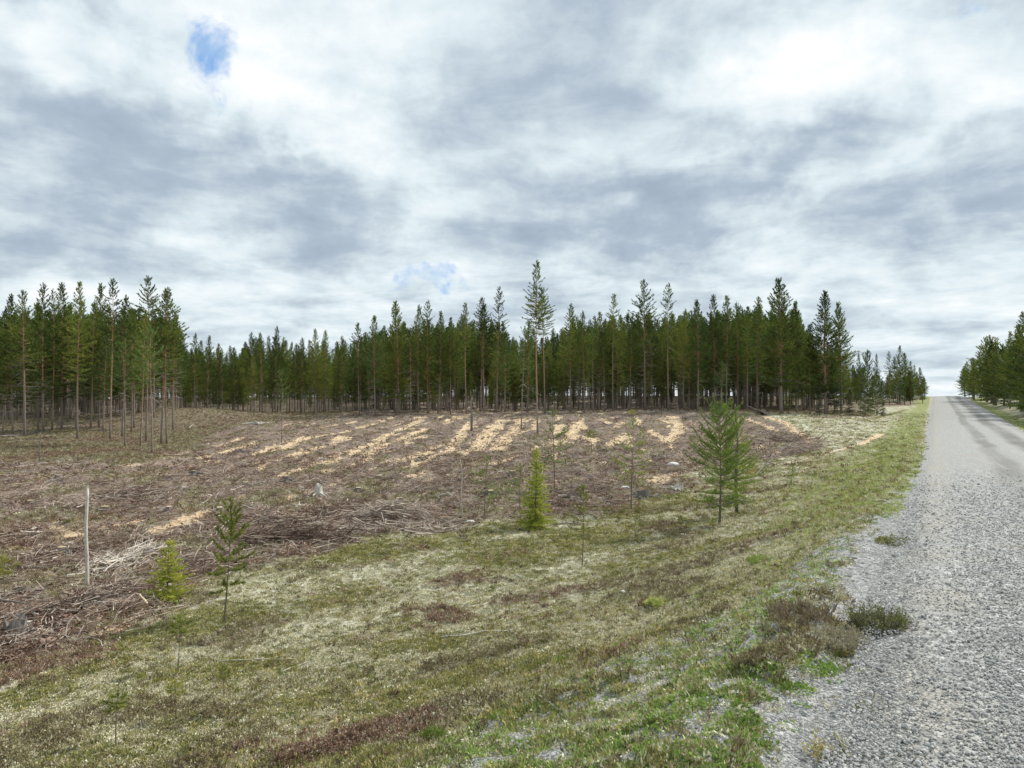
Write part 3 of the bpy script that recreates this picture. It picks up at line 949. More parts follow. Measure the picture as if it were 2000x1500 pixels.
def place(sel, x, y, m, z, smin, smax, tilt=.15, nproto=4, zs=None, az=None, sink=0.0):
    x, y, z, r = x[sel], y[sel], z[sel], m['r'][sel]
    n = len(x)
    rot = np.stack([RNG.normal(0, tilt, n), RNG.normal(0, tilt, n), RNG.uniform(0, 6.283, n) if az is None else RNG.normal(az[0], az[1], n)], -1)
    s = RNG.uniform(smin, smax, n)
    sc = np.stack([s, s, s * (zs if zs is not None else RNG.uniform(.8, 1.2, n))], -1)
    return x, y, z - sink, rot, sc, RNG.integers(0, nproto, n)


# plants of the heath and verge
x, y = sample(350000, 2.6, 100)
m = masks(x, y); z = H(x, y, m)
rnd = RNG.random(len(x)); r = m['r']
onroad = (m['v'] > -.55 + m['n1'] * .5 + m['n2'] * .3) & (m['v'] < 5.5)
g = np.clip(m['gravel'], 0, 1); cut = m['cut']; grs = m['grass']
open_ = (~onroad) & (m['sand'] < .3)
patchy = sstep(-.15, .2, fbm(x - 5, y + 11, .22, 3))
veg = open_ & (RNG.random(len(x)) > cut * .95) & (RNG.random(len(x)) > g * (.97 - .30 * patchy * (m['v'] < -.75) - .12 * m['heather']) * (1 - grs * .25))
veg &= (RNG.random(len(x)) > m['tuss'] * .35)
sp = RNG.random(len(x))
fo = m['forest']
wh = .10 + 1.7 * m['heather'] + 1.4 * fo; wc = .20 + 1.1 * m['moss']; wl = (1.2 + 2.2 * m['lichen'] * (1 - g)) * (1 - .9 * fo); wg = .02 + 3.4 * grs * (.25 + .75 * (m['n2'] > -.1)); ws = .16 + .5 * grs + .4 * (m['v'] > -5)
tot = wh + wc + wl + wg + ws
c1 = wh / tot; c2 = c1 + wc / tot; c3 = c2 + wl / tot; c4 = c3 + wg / tot
grow = np.clip(r / 14, 1, 2.0)


def go(name, sel, protos, smin, smax, label, cat, tilt=.2, **k):
    X, Y, Z, rot, sc, idx = place(sel, x, y, m, z, smin, smax, tilt, len(protos), **k)
    sc = sc * grow[sel][:, None]
    print(name, len(X))
    scatter(name, protos, X, Y, Z, rot, sc, idx, label, cat)


red = (m['n3'] + m['n1'] * .5 > .12) & (g < .3)
go('heather', veg & (sp < c1) & ~red, [proto_heather(M['heather'], 10) for _ in range(4)], .6, 1.25, 'brown and grey heather growing in patches over the heath and bank', 'heather')
go('red_heather', veg & (sp < c1) & red, [proto_heather(M['redheath'], 10) for _ in range(3)], .6, 1.2, 'reddish brown heather growing in bands along the bank', 'heather')
go('crowberry', veg & (sp >= c1) & (sp < c2), [proto_tuft(34, .07, .018, .035, .011, .9, M['crow'], True) for _ in range(4)], .7, 1.3, 'low olive green crowberry and moss mats on the heath', 'ground cover')
go('lichen', veg & (sp >= c2) & (sp < c3), [proto_lichen(M['lichen']) for _ in range(4)], .5, 1.1, 'pale grey reindeer lichen covering the heath', 'lichen')
go('green_grass', veg & (sp >= c3) & (sp < c4), [proto_tuft(20, .045, .02, .06, .007, 1.0, M['grass']) for _ in range(4)], .6, 1.1, 'fresh green grass along the road verge and through the gravel', 'grass')
go('green_sprouts', open_ & (g > .3) & (RNG.random(len(x)) < (.50 * m['gpatch'] + .22 * (m['v'] < -.8) * (m['v'] > -3)) * patchy), [proto_tuft(16, .045, .012, .024, .014, 1.6, M['sprout'], True) for _ in range(4)], .6, 1.2, 'bright green sprouts creeping through the gravel shoulder', 'ground cover')
go('dry_grass', veg & (sp >= c4), [proto_tuft(14, .05, .03, .085, .005, 2.4, M['straw']) for _ in range(4)], .5, 1.0, 'bleached dry grass lying over the bank and verge', 'grass')

# gravel stones
x, y = sample(260000, 2.5, 24, -25, 40, 1.3)
m = masks(x, y); z = H(x, y, m); r = m['r']
vv = m['v']
road = (vv > -.45) & (vv < 5.2)
zr_ = zroad(m['u']) + .02 + .05 * (1 - ((vv - 2.15) / 3.1) ** 2)
z = np.where(road, zr_, z)
trk = np.exp(-((vv - .02 - m['n1'] * .12) / .22) ** 2) * .6 + np.exp(-((vv - 1.9) / .3) ** 2) * .5
keep = (RNG.random(len(x)) > trk) & (RNG.random(len(x)) < np.clip(m['gravel'] * 1.3, .10 * sstep(-6.5, -3.5, vv), 1) * sstep(25, 9, r)) & (vv < 5.8)
grow = np.clip(r / 9, .9, 1.7) * np.exp(RNG.normal(0, .38, len(x)))
X, Y, Z, rot, sc, idx = place(keep, x, y, m, z, .008, .017, .35, 6)
sc = sc * grow[keep][:, None]
print('gravel', len(X))
scatter('gravel', [proto_stone(M['stone']) for _ in range(6)], X, Y, Z - sc[:, 2] * .1, rot, sc, idx, 'loose grey crushed stones on the road and its shoulder', 'gravel')

# slash of the clearing
x, y = sample(120000, 9.5, 82, -38.5, 26, 1.15)
m = masks(x, y); z = H(x, y, m); r = m['r']
cut = m['cut'] * (1 - m['sand'] * .93)
sp = RNG.random(len(x))
ok = RNG.random(len(x)) < cut
dens = (1 - .6 * m['tuss']) * (.35 + .65 * sstep(-.15, .25, m['n1'] + m['n3'] * .6))
ok &= RNG.random(len(x)) < dens * (1 - .55 * sstep(25, 50, r))
grow = np.clip(r / 30, 1, 1.5)
go('slash_twigs', ok & (sp < .30), [proto_twigs(M['twig'], 5, .25, .8) for _ in range(6)], .5, 1.2, 'brown logging twigs strewn over the clearing', 'twigs', .12, az=(1.3, .9))
go('pale_sticks', ok & (sp > .30) & (sp < .39), [proto_twigs(M['paletwig'], 3, .3, 1.1, .011, .3, .1) for _ in range(5)], .4, 1.1, 'bleached pale sticks strewn over the clearing', 'sticks', .08, az=(.9, .9))
go('bark_chips', ok & (sp > .39) & (sp < .56), [proto_chips(M['chip']) for _ in range(4)], .6, 1.5, 'torn bark and wood chips scattered over the clearing', 'wood chips')
go('brown_brush', ok & (sp > .56) & (sp < .80), [proto_brush(M['needle_litter']) for _ in range(4)], .7, 1.5, 'browned needle brush lying over the clearing', 'brush')
go('dark_mulch', (ok & (sp > .80)) | ((m['sand'] > .05) & (m['sand'] < .6) & (RNG.random(len(x)) < .5)) | ((m['sand'] > .6) & (RNG.random(len(x)) < .05)), [proto_chips(M['darkred'], 12, .07, .18) for _ in range(4)], .6, 1.5, 'dark torn turf and mulch over the clearing', 'mulch', .4)

# ------------------------------------------------------------------ trees
def pine_parts(H_=12.0, zs=.42, W=1.25, step=.27, nb=5, tr=.08, tuft=(8, .17, .045), shoot=.13, dead=26, kind='pine', sp_rand=.15, bend=.15, deadl=(.4, 1.3), top_open=.75):
    tk = MB(); cr = MB(); dd = MB()
    ph = random.uniform(0, 6.28)

    def axis(z):
        t = z / H_
        return Vector((math.sin(t * 3 + ph) * bend * t, math.cos(t * 2.4 + ph) * bend * t, z))
    n = 12
    tk.tube([axis(H_ * i / n - (.25 if i == 0 else 0)) for i in range(n + 1)], [tr * (1.25 if i == 0 else 1) * (1 - .93 * (i / n) ** 1.1) for i in range(n + 1)], 8)

    def tuftat(p, d):
        nn, L, wd = tuft
        for _ in range(nn):
            e = (d + rv(.42)).normalized()
            cr.tri(p, e, L * random.uniform(.65, 1.2), wd * random.uniform(.7, 1.3))
    z = H_ * zs
    while z < H_ * .985:
        t = (z - H_ * zs) / (H_ * (1 - zs))
        if kind == 'pine':
            prof = (1 - t) ** top_open * (.45 + .55 * min(1, t * 3.2)) * (1.0 + .12 * math.sin(z * 1.3 + ph))
            el0 = R(-6 + 52 * t)
        else:
            prof = (1 - t) ** .95 * (.75 + .25 * min(1, t * 8))
            el0 = R(-18 + 45 * t)
        k = max(3, int(round(nb * random.uniform(.75, 1.25) * (1 if t < .8 else .8))))
        a0 = random.uniform(0, 6.28)
        for j in range(k):
            if random.random() < sp_rand:
                continue
            a = a0 + 6.283 * j / k + random.gauss(0, .25)
            L = max(.10 * W, W * prof * random.uniform(.62, 1.22))
            el = el0 + random.gauss(0, .16)
            p = axis(z + random.uniform(-.3, .3) * step)
            pts = [p.copy()]
            m_ = 5
            for s in range(m_):
                e2 = el + (.55 if kind == 'pine' else .35) * (s / m_) ** 1.5
                a += random.gauss(0, .08)
                p = p + Vector((math.cos(a) * math.cos(e2), math.sin(a) * math.cos(e2), math.sin(e2))) * L / m_
                pts.append(p.copy())
            rb = .012 * L + .003
            cr.tube(pts, [rb * (1 - .8 * i / m_) for i in range(m_ + 1)], 3, mat=1, cap=False)
            s = .28 * L if kind == 'pine' else .12 * L
            side = random.choice((-1, 1))
            while s < L:
                q = s / L * m_; i = min(m_ - 1, int(q)); pp = pts[i].lerp(pts[i + 1], q - i)
                d = (pts[i + 1] - pts[i]).normalized()
                lat = d.cross(Vector((0, 0, 1))).normalized() * side
                dd2 = (d * .8 + lat * random.uniform(.4, 1.0) + Vector((0, 0, random.uniform(.0, .45) if kind == 'pine' else random.uniform(-.25, .1)))).normalized()
                sl = (1 - s / L) * L * .42 * random.uniform(.5, 1.1)
                c = 0.0
                while c <= sl:
                    tuftat(pp + dd2 * c, dd2)
                    c += shoot * 1.15
                side = -side
                s += shoot * random.uniform(.7, 1.3)
            tuftat(pts[-1], (pts[-1] - pts[-2]).normalized())
            tuftat(pts[-1] + (pts[-1] - pts[-2]).normalized() * shoot * .6, (pts[-1] - pts[-2]).normalized())
        z += step * random.uniform(.75, 1.2) * (1 if t < .75 else .8)
    for c in range(4):
        tuftat(axis(H_ - c * shoot * .8), Vector((0, 0, 1)))
    for _ in range(dead):
        zz = H_ * random.uniform(.12, zs + .08)
        a = random.uniform(0, 6.28); L = random.uniform(*deadl) * (.5 + .5 * zz / (H_ * zs))
        p = axis(zz); e = random.uniform(-.35, .25); pts = [p.copy()]
        for s in range(3):
            p = p + Vector((math.cos(a) * math.cos(e), math.sin(a) * math.cos(e), math.sin(e))) * L / 3
            e += random.gauss(0, .2); a += random.gauss(0, .2); pts.append(p.copy())
        dd.tube(pts, [.012, .009, .006, .003], 3, cap=False)
        for s in (1, 2):
            e3 = a + random.choice((-1, 1)) * .8
            dd.tube([pts[s], pts[s] + Vector((math.cos(e3), math.sin(e3), random.uniform(-.2, .3))) * L * .3], [.006, .002], 3, cap=False)
    return tk, cr, dd


PROTO = {}


def make_proto(key, H_, fol='foliage', bark='bark', seed=0, **k):
    random.seed(1000 + seed)
    tk, cr, dd = pine_parts(H_, **k)
    parts = [('trunk', tk.mesh('trunk', M[bark], True)), ('crown', cr.mesh('crown', [M[fol], M[bark]]))]
    if dd.v:
        parts.append(('dead_branches', dd.mesh('dead_branches', M['dead'])))
    PROTO[key] = (H_, parts)


# slender forest pines
for s_, (zs, W, sr, to) in enumerate([(.34, 2.0, .08, .75), (.26, 1.9, .05, .8), (.40, 1.6, .10, .7), (.44, 1.8, .14, .7), (.22, 2.2, .05, .8), (.38, 1.5, .12, .8)]):
    make_proto('pine%d' % s_, 12.0, seed=s_, zs=zs, W=W, sp_rand=sr, top_open=to, dead=30)
for s_, (zs, W) in enumerate([(.58, 1.55), (.50, 1.4), (.62, 1.7)]):
    make_proto('tall%d' % s_, 14.0, seed=20 + s_, zs=zs, W=W, sp_rand=.22, nb=5, tr=.085, dead=22, top_open=.6, deadl=(.3, .9))
for s_, (zs, W) in enumerate([(.20, 3.3), (.14, 3.1)]):
    make_proto('big%d' % s_, 13.0, seed=30 + s_, zs=zs, W=W, sp_rand=.05, nb=6, tr=.17, dead=30, shoot=.15, tuft=(8, .2, .055), top_open=.85, deadl=(.8, 1.8))
make_proto('bare0', 12.0, seed=40, zs=.46, W=2.1, sp_rand=.2, dead=85, deadl=(.6, 1.7), tr=.10)
make_proto('bush0', 5.0, fol='foliage', seed=41, zs=.05, W=1.7, step=.22, nb=6, tr=.05, dead=0, tuft=(8, .14, .045), top_open=.6)
make_proto('spruce0', 6.0, fol='fol_spruce', seed=42, zs=.03, W=1.3, step=.2, nb=7, tr=.06, dead=0, kind='spruce', tuft=(6, .12, .04), shoot=.12)
make_proto('small0', 6.0, fol='fol_light', seed=43, zs=.55, W=1.5, step=.25, nb=5, tr=.05, dead=14, tuft=(7, .15, .035), deadl=(.2, .6), sp_rand=.2)
make_proto('small1', 4.0, fol='fol_near', bark='bark_young', seed=44, zs=.15, W=.85, step=.26, nb=6, tr=.04, dead=4, tuft=(7, .14, .03), deadl=(.2, .4))
make_proto('light0', 11.0, seed=45, zs=.32, W=1.9, sp_rand=.1, dead=24, fol='fol_light')

# near saplings (true size)
make_proto('sap_wide', 3.6, fol='fol_near', bark='bark_young', seed=50, zs=.18, W=1.35, step=.17, nb=9, tr=.04, tuft=(11, .09, .015), shoot=.065, dead=8, bend=.1, deadl=(.3, .7), sp_rand=.22, top_open=.32)
make_proto('sap_half', 3.3, fol='fol_near', bark='bark_young', seed=51, zs=.14, W=1.05, step=.2, nb=7, tr=.035, tuft=(11, .09, .015), shoot=.07, dead=18, bend=.1, deadl=(.25, .7), sp_rand=.3, top_open=.35)
make_proto('sap_sparse', 3.0, fol='fol_near', bark='bark_young', seed=52, zs=.30, W=.85, step=.22, nb=4, tr=.022, tuft=(9, .085, .016), shoot=.08, dead=6, bend=.07, deadl=(.15, .35), sp_rand=.2, top_open=.6)
make_proto('sap_thin', 2.0, fol='fol_young', bark='bark_young', seed=53, zs=.38, W=.5, step=.18, nb=4, tr=.018, tuft=(11, .075, .013), shoot=.05, dead=2, bend=.05, deadl=(.1, .25), sp_rand=.15, top_open=.5)
make_proto('sap_mid', 1.8, fol='fol_young', bark='bark_young', seed=54, zs=.33, W=.50, step=.2, nb=5, tr=.02, tuft=(20, .085, .013), shoot=.045, dead=2, bend=.05, deadl=(.1, .2), sp_rand=.1, top_open=.4)
make_proto('sap_tiny', .8, fol='fol_young', bark='bark_young', seed=55, zs=.72, W=.10, step=.07, nb=4, tr=.007, tuft=(16, .07, .006), shoot=.03, dead=1, bend=.02, deadl=(.04, .08), sp_rand=.05)
make_proto('yel_spruce', 1.25, fol='fol_yellow', bark='bark_young', seed=56, zs=.06, W=.58, step=.075, nb=9, tr=.016, tuft=(8, .045, .013), shoot=.032, dead=0, bend=.03, kind='spruce', sp_rand=.12)
make_proto('yel_cone', 2.4, fol='fol_yellow', bark='bark_young', seed=57, zs=.03, W=.66, step=.09, nb=9, tr=.03, tuft=(9, .065, .016), shoot=.05, dead=0, bend=.05, kind='spruce', sp_rand=.15)


def tree(name, key, label, X, Y, Hh, rz=None, wide=1.0, group=None, cat='pine tree', tilt=None, zoff=0.0, z=None):
    if tilt is None:
        tilt = (random.gauss(0, .014), random.gauss(0, .014))
    H0, parts = PROTO[key]
    if z is None:
        z = gz(X, Y)
    s = Hh / H0
    t = root(name, label, cat, (X, Y, z - .03 + zoff), random.uniform(0, 6.28) if rz is None else rz, (s * wide, s * wide, s), group, tilt)
    for pn, me in parts:
        o = obj(pn, me, t)
        if pn == 'dead_branches':
            o['kind'] = 'stuff'
    return t


def height_for(px, py_top, X, Y, z):
    d = rays(px, py_top)
    return CAMZ + d[2] / d[1] * Y - z


def tree_px(name, key, label, px, pyb, pyt, Y=None, **k):
    if Y is None:
        X, Y = ga(px, pyb, H)
    else:
        X = rays(px, 785)[0] / rays(px, 785)[1] * Y
    z = gz(X, Y)
    return tree(name, key, label, X, Y, height_for(px, pyt, X, Y, z), z=z, **k)


G1 = 'pines of the left stand'
LEFT = [(5, 850, 600, 'pine0', 'dark pine at the very left edge of the photo'), (25, 848, 575, 'pine4', 'dense pine just left of the thick twiggy grey trunk'),
        (48, 852, 568, 'bare0', 'thick grey trunked pine with many dead side branches behind the fallen log'), (85, 845, 552, 'pine1', 'tall pine between the twiggy grey trunk and the orange trunk'),
        (102, 842, 566, 'tall1', 'straight orange trunk pine at the end of the fallen log'), (120, 838, 553, 'pine4', 'dark narrow pine right of the straight orange trunk'),
        (151, 857, 552, 'pine5', 'slender see-through pine standing alone in the gap of the left stand'), (177, 837, 590, 'pine3', 'pale thin pine behind the slender lone one'),
        (193, 834, 553, 'pine2', 'pointed pale topped pine left of the tall twin tops'), (215, 861, 545, 'tall0', 'orange trunk pine rooted at the front of the left stand'),
        (238, 853, 577, 'pine2', 'pine with thin brown trunk just right of the front orange trunk'), (244, 873, 665, 'small0', 'short thin pine rooted lowest beside the brown trunk'),
        (262, 836, 600, 'pine1', 'dark pine filling the middle of the left stand'), (274, 873, 612, 'tall1', 'thin pale barked pine left of the tallest left stand pine'),
        (285, 863, 540, 'tall2', 'tallest pine of the left stand with pointed top'), (297, 886, 640, 'small0', 'short pine with light trunk reaching lowest down the slope'),
        (315, 869, 562, 'bare0', 'pine with reddish trunk and dead twigs near the right end of the left stand'), (326, 869, 568, 'tall0', 'outer orange trunk pine with broad airy top at the right end of the left stand'),
        (338, 840, 610, 'pine3', 'grey stemmed pine last on the right of the left stand')]
random.seed(5)
for px, pb, pt, key, lab in LEFT:
    tree_px('pine_tree', key, lab, px, pb, pt, group=G1)

G2 = 'pines along the front edge of the forest'
EDGE = [(380, 650, 'pine1', 'first dark pine right of the left stand'), (405, 655, 'pine4', 'low pine beside the first one behind the bare rise'), (425, 670, 'pine2', 'lowest pine left of the middle gap'),
        (490, 650, 'pine0', 'round topped pine above the bare rise'), (512, 650, 'pine4', 'dark pine with twin next to the round topped one'), (542, 637, 'pine1', 'tall dark pine behind the half dead small pine'),
        (588, 660, 'pine0', 'low bushy bright pine right of the half dead small pine'), (614, 642, 'pine4', 'broad green pine in the middle of the low tree line'), (632, 645, 'pine2', 'pale topped pine beside the broad green one'),
        (667, 655, 'pine1', 'bushy pine at the end of the low tree line'), (702, 630, 'pine3', 'airy pine with twiggy grey trunk'), (733, 616, 'light0', 'pine with forked grey dead limbs low on its trunk'),
        (777, 590, 'big1', 'broad dark crowned pine above the first sand furrows'), (802, 646, 'bare0', 'thin pale trunk pine right of the broad dark crown'), (817, 596, 'pine2', 'narrow dark pine left of the grey slender one'),
        (835, 587, 'tall1', 'tall slender grey trunk pine over the sand furrows'), (857, 608, 'pine4', 'full dark pine with pinkish trunk'), (880, 620, 'pine5', 'light pointed pine behind the full dark one'),
        (911, 592, 'tall0', 'slim pine behind the short grey snag'), (938, 582, 'tall2', 'straight orange trunk pine with full top right of the grey snag'), (946, 592, 'pine2', 'pine with grey trunk close behind the straight orange one'),
        (970, 560, 'tall1', 'very tall narrow pine left of the giant pair'), (1030, 628, 'pine4', 'bushy pine left of the giant pair'), (1115, 594, 'pine0', 'dark pine right of the giant pair'),
        (1142, 607, 'pine1', 'short dark pine with brown trunk between the giant pair and the pale trunk'), (1159, 648, 'small0', 'small pale trunk pine with low crown'), (1170, 610, 'pine3', 'airy pine behind the small pale trunk'),
        (1197, 574, 'tall0', 'tall pine with orange trunk and triangular top'), (1230, 612, 'pine1', 'dark bushy pine left of the large twiggy one'), (1260, 547, 'bare0', 'large twiggy pine with broad tall crown'),
        (1305, 552, 'tall1', 'slim tall pine with light straight trunk'), (1335, 610, 'pine0', 'dense pine right of the light straight trunk'), (1363, 586, 'light0', 'bright green pine with orange lower trunk'),
        (1395, 577, 'pine4', 'dark pine with double top'), (1418, 578, 'pine3', 'airy pine above the near twin pines'), (1440, 590, 'pine1', 'dark pine above the near twin pines'),
        (1460, 600, 'pine5', 'narrow pine right of the near twin pines'), (1478, 580, 'pine0', 'dark pine left of the huge bushy pine')]
random.seed(6)
for px, pt, key, lab in EDGE:
    tree_px('pine_tree', key, lab, px, 0, pt, Y=80.5 + random.uniform(-1.0, 4.5) + (6 if 350 < px < 680 else 0), group=G2)
tree_px('pine_tree', 'tall0', 'giant pine of the left stem of the pair, tallest tree in the photo', 1050, 848, 508, wide=.9)
tree_px('pine_tree', 'tall2', 'lower right hand pine of the giant pair', 1064, 0, 560, Y=79.5, wide=1.0)
tree_px('pine_tree', 'small0', 'thin young pine in front of the forest left of the giant pair', 1018, 838, 640, wide=.8)
tree_px('pine_tree', 'big0', 'huge bushy dark pine near the end of the forest', 1526, 0, 545, Y=76, wide=1.0)
tree_px('pine_tree', 'big1', 'bushy pine leaning on the huge one from the right', 1556, 0, 590, Y=80, wide=.8)
tree_px('pine_tree', 'big1', 'huge bushy pine at the right end of the forest', 1613, 0, 570, Y=77, wide=1.05)
tree_px('pine_tree', 'big0', 'rounded bushy pine overlapping the right end giant', 1643, 0, 592, Y=80, wide=.8)
tree_px('pine_tree', 'pine3', 'thin pine in the gap between the two bushy giants', 1582, 0, 632, Y=78)
tree_px('pine_tree', 'small1', 'small light green pine at the foot of the huge bushy pine', 1540, 808, 725, wide=.8)
tree_px('pine_tree', 'small0', 'small umbrella crowned pine in front of the forest above the near twin pines', 1408, 0, 708, Y=70, wide=1.1)
tree_px('pine_tree', 'small0', 'half dead small pine standing alone on the upper clearing', 550, 866, 722, wide=.8)
G3 = 'young trees at the road bend'
for px, pb, pt, key, lab, wd in [(1680, 806, 690, 'pine4', 'young pine nearest the right end giant', .8), (1697, 806, 688, 'bush0', 'slim young pine between two others at the road bend', .7), (1714, 806, 690, 'pine1', 'pointed young pine at the right of the road bend clump', .8),
                                 (1690, 812, 722, 'bush0', 'low light green bushy pine in front of the road bend clump', .9), (1712, 811, 728, 'bush0', 'leafy low pine on the right front of the road bend clump', .9),
                                 (1630, 810, 700, 'spruce0', 'dark small spruce under the right end giant', .9), (1660, 812, 760, 'spruce0', 'low dark spruce bush at the edge of the pale heath', 1.3), (1600, 812, 768, 'spruce0', 'low spruce bush between the bushy giants', 1.3), (1725, 812, 785, 'spruce0', 'lowest spruce bush by the road bend', 1.8)]:
    tree_px('young_tree', key, lab, px, pb, pt, wide=wd, group=G3, cat='young tree')
G4 = 'pines of the far clump on the crest'
for i_, (px, pt, key) in enumerate([(1737, 686, 'tall1'), (1750, 696, 'pine0'), (1758, 675, 'pine4'), (1770, 690, 'big1'), (1779, 705, 'pine4'), (1788, 712, 'pine1'), (1799, 718, 'big1'), (1806, 735, 'big0')]):
    tree_px('pine_tree', key, ['tall thin pine first on the left of the far clump by the road crest', 'second thin pine of the far clump by the road crest', 'tallest pine of the far clump by the road crest', 'bushy pine just right of the tallest in the far clump',
                               'dark pine in the middle of the far clump by the crest', 'airy pine in the right half of the far clump', 'pointed pine near the road side of the far clump', 'pine of the far clump standing closest to the road crest'][i_],
            px, 0, pt, Y=118 + 5 * i_, group=G4, wide=1.1)

random.seed(8)
for i_ in range(34):
    px = random.uniform(1640, 1806); Yd = random.uniform(112, 165)
    tree_px('pine_tree', random.choice(['pine4', 'big1', 'big1', 'bush0']), 'small far pine behind the road bend and below the crest', px, 0, np.interp(px, [1650, 1720, 1740, 1770, 1810], [705, 735, 715, 715, 740]) + random.uniform(-5, 30), Y=Yd, group='small far pines behind the road bend', wide=1.2)
# pines on the right of the road, along its verge
random.seed(9)
G5 = 'pines lining the right side of the road'
RIGHT = []
for u_ in np.arange(84, 196, 3.6):
    RIGHT.append((u_, np.interp(u_, [84, 105, 150, 190], [10.4, 9.4, 7.8, 5.6]) + random.uniform(-.2, 1.0), np.interp(u_, [84, 110, 150, 170, 195], [11.2, 11.0, 10.2, 8.6, 6.0])))
for i_, (u_, v_, h_) in enumerate(RIGHT):
    X, Y = xy(u_, v_)
    tree('pine_tree', random.choice(['big0', 'bush0', 'big1', 'big1', 'pine4', 'big1']), 'green pine in the row lining the right side of the road', float(X), float(Y), h_ * random.uniform(.75, 1.12), wide=1.2, group=G5)
for i_ in range(36):
    u_ = random.uniform(80, 190); v_ = random.uniform(12, 20)
    X, Y = xy(u_, v_)
    tree('pine_tree', random.choice(['pine4', 'pine1', 'big1', 'pine0', 'pine3']), 'green pine in the row lining the right side of the road', float(X), float(Y), (11.5 if u_ < 140 else 9) * random.uniform(.85, 1.12), wide=1.2, group=G5)

# dense forest wall
random.seed(12)
SKY_X = [-300, 0, 100, 340, 365, 440, 470, 540, 600, 690, 740, 850, 950, 1010, 1080, 1120, 1180, 1260, 1340, 1440, 1500, 1560, 1600, 1660, 1700]
SKY_Y = [600, 605, 590, 605, 665, 680, 672, 655, 668, 662, 635, 625, 615, 655, 650, 622, 625, 612, 610, 598, 600, 612, 660, 680, 740]
nfill = 0
fill_pos = []
tries = 0
while nfill < 170 and tries < 20000:
    tries += 1
    px = random.uniform(-60, 1590)
    if px < 345:
        Yd = random.uniform(60, 92)
    else:
        Yd = 83 + 40 * random.random() ** 1.4
    X = (px - 1000) / F * Yd
    if any((X - a) ** 2 + (Yd - b) ** 2 < 3.0 for a, b in fill_pos):
        continue
    if px < 345 and ga(px, 846)[1] > Yd + 0:
        continue
    fill_pos.append((X, Yd))
    z = gz(X, Yd)
    yt = np.interp(px, SKY_X, SKY_Y) + random.uniform(-4, 45)
    h_ = min(17, height_for(px, yt, X, Yd, z))
    key = random.choice(['pine0', 'pine1', 'pine1', 'pine2', 'pine4', 'pine4', 'pine3', 'pine5', 'light0', 'light0', 'bare0', 'big1'])
    if px < 345:
        tree('pine_tree', key, 'dark pine deep inside the left stand behind its front trunks', X, Yd, h_, z=z, group='pines deep in the left stand')
    else:
        tree('pine_tree', key, 'dark pine in the dense forest wall behind the clearing', X, Yd, h_, z=z, group='pines of the forest wall', wide=1.1)
    nfill += 1
print('fill', nfill, tries)

# the wood beyond, too deep to tell its trees apart
random.seed(14)
xs, ys_, hs = [], [], []
for _ in range(1100):
    px = random.uniform(-80, 1640)
    Yd = random.uniform(90, 190) if px > 345 else random.uniform(75, 180)
    if px > 1560: Yd = random.uniform(86, 110)
    X = (px - 1000) / F * Yd
    xs.append(X); ys_.append(Yd)
    hs.append((785 - (np.interp(px, SKY_X, SKY_Y) + random.uniform(8, 60))) / F * Yd + 1.2)
for _ in range(420):          # undergrowth saplings in the depth of the wood
    px = random.uniform(-80, 1590); Yd = random.uniform(88, 190)
    xs.append((px - 1000) / F * Yd); ys_.append(Yd); hs.append(random.uniform(2.5, 6))
xs = np.array(xs); ys_ = np.array(ys_); hs = np.clip(np.array(hs), 2.5, 19)
zs_ = H(xs, ys_)


def merged(key):
    """one mesh of trunk and crown for the massed wood"""
    parts = PROTO[key][1]
    me = bpy.data.meshes.new('wood_tree')
    V = []; Fc = []; mi = []; mats = []
    for pn, p in parts[:2]:
        b = len(V); mb = len(mats)
        for mm in p.materials: mats.append(mm)
        V += [tuple(q.co) for q in p.vertices]
        for f in p.polygons:
            Fc.append(tuple(b + i for i in f.vertices)); mi.append(mb + f.material_index)
    me.from_pydata(V, [], Fc)
    for mm in mats: me.materials.append(mm)
    me.polygons.foreach_set('material_index', mi)
    me.update()
    return me


wk = ['pine0', 'pine1', 'pine4']
n = len(xs)
rot = np.stack([np.zeros(n), np.zeros(n), RNG.uniform(0, 6.28, n)], -1)
s_ = hs / 12.0
scatter('deep_pine_wood', [merged(k) for k in wk], xs, ys_, zs_ - .05, rot, np.stack([s_ * 1.1, s_ * 1.1, s_], -1), RNG.integers(0, 3, n), 'mass of dark pines filling the depth of the forest', 'forest')

# ------------------------------------------------------------------ near saplings, one by one
random.seed(21)
tree_px('pine_sapling', 'sap_wide', 'wide bushy young pine, left of the near twin pair', 1405, 1026, 797, cat='young pine', rz=.3)
tree_px('pine_sapling', 'sap_half', 'young pine with dead grey top, right of the near twin pair', 1438, 1005, 815, cat='young pine', rz=1.2)
tree_px('spruce_sapling', 'yel_cone', 'bright yellow green cone shaped young spruce in the middle', 1045, 1036, 874, cat='young spruce', wide=.95)
tree_px('pine_sapling', 'sap_sparse', 'sparse thin pine just left of the yellow green cone', 1017, 1030, 905, cat='young pine', wide=1.2)
tree_px('pine_sapling', 'sap_sparse', 'tall thin sparse pine right behind the yellow green cone', 1083, 965, 800, cat='young pine')
tree_px('pine_sapling', 'sap_sparse', 'sparse bluish young pine left of the yellow green cone', 947, 1015, 888, cat='young pine', wide=1.2)
tree_px('pine_sapling', 'sap_sparse', 'tall airy young pine standing left of the twin pair', 1233, 1000, 822, cat='young pine', wide=1.15)
tree_px('pine_sapling', 'sap_thin', 'thin pale green sapling on the heath right of the yellow green cone', 1137, 1105, 952, cat='young pine', wide=.9)
tree_px('spruce_sapling', 'yel_spruce', 'small yellow green spruce beside the white pole', 328, 1170, 1052, cat='young spruce')
tree_px('pine_sapling', 'sap_mid', 'young pine with tufted top right of the small yellow green spruce', 438, 1216, 990, cat='young pine', tilt=(0, .05), wide=.75)
tree_px('pine_sapling', 'sap_tiny', 'tiny pine with single green tuft below the small spruce', 348, 1312, 1198, cat='pine seedling', wide=1.3)
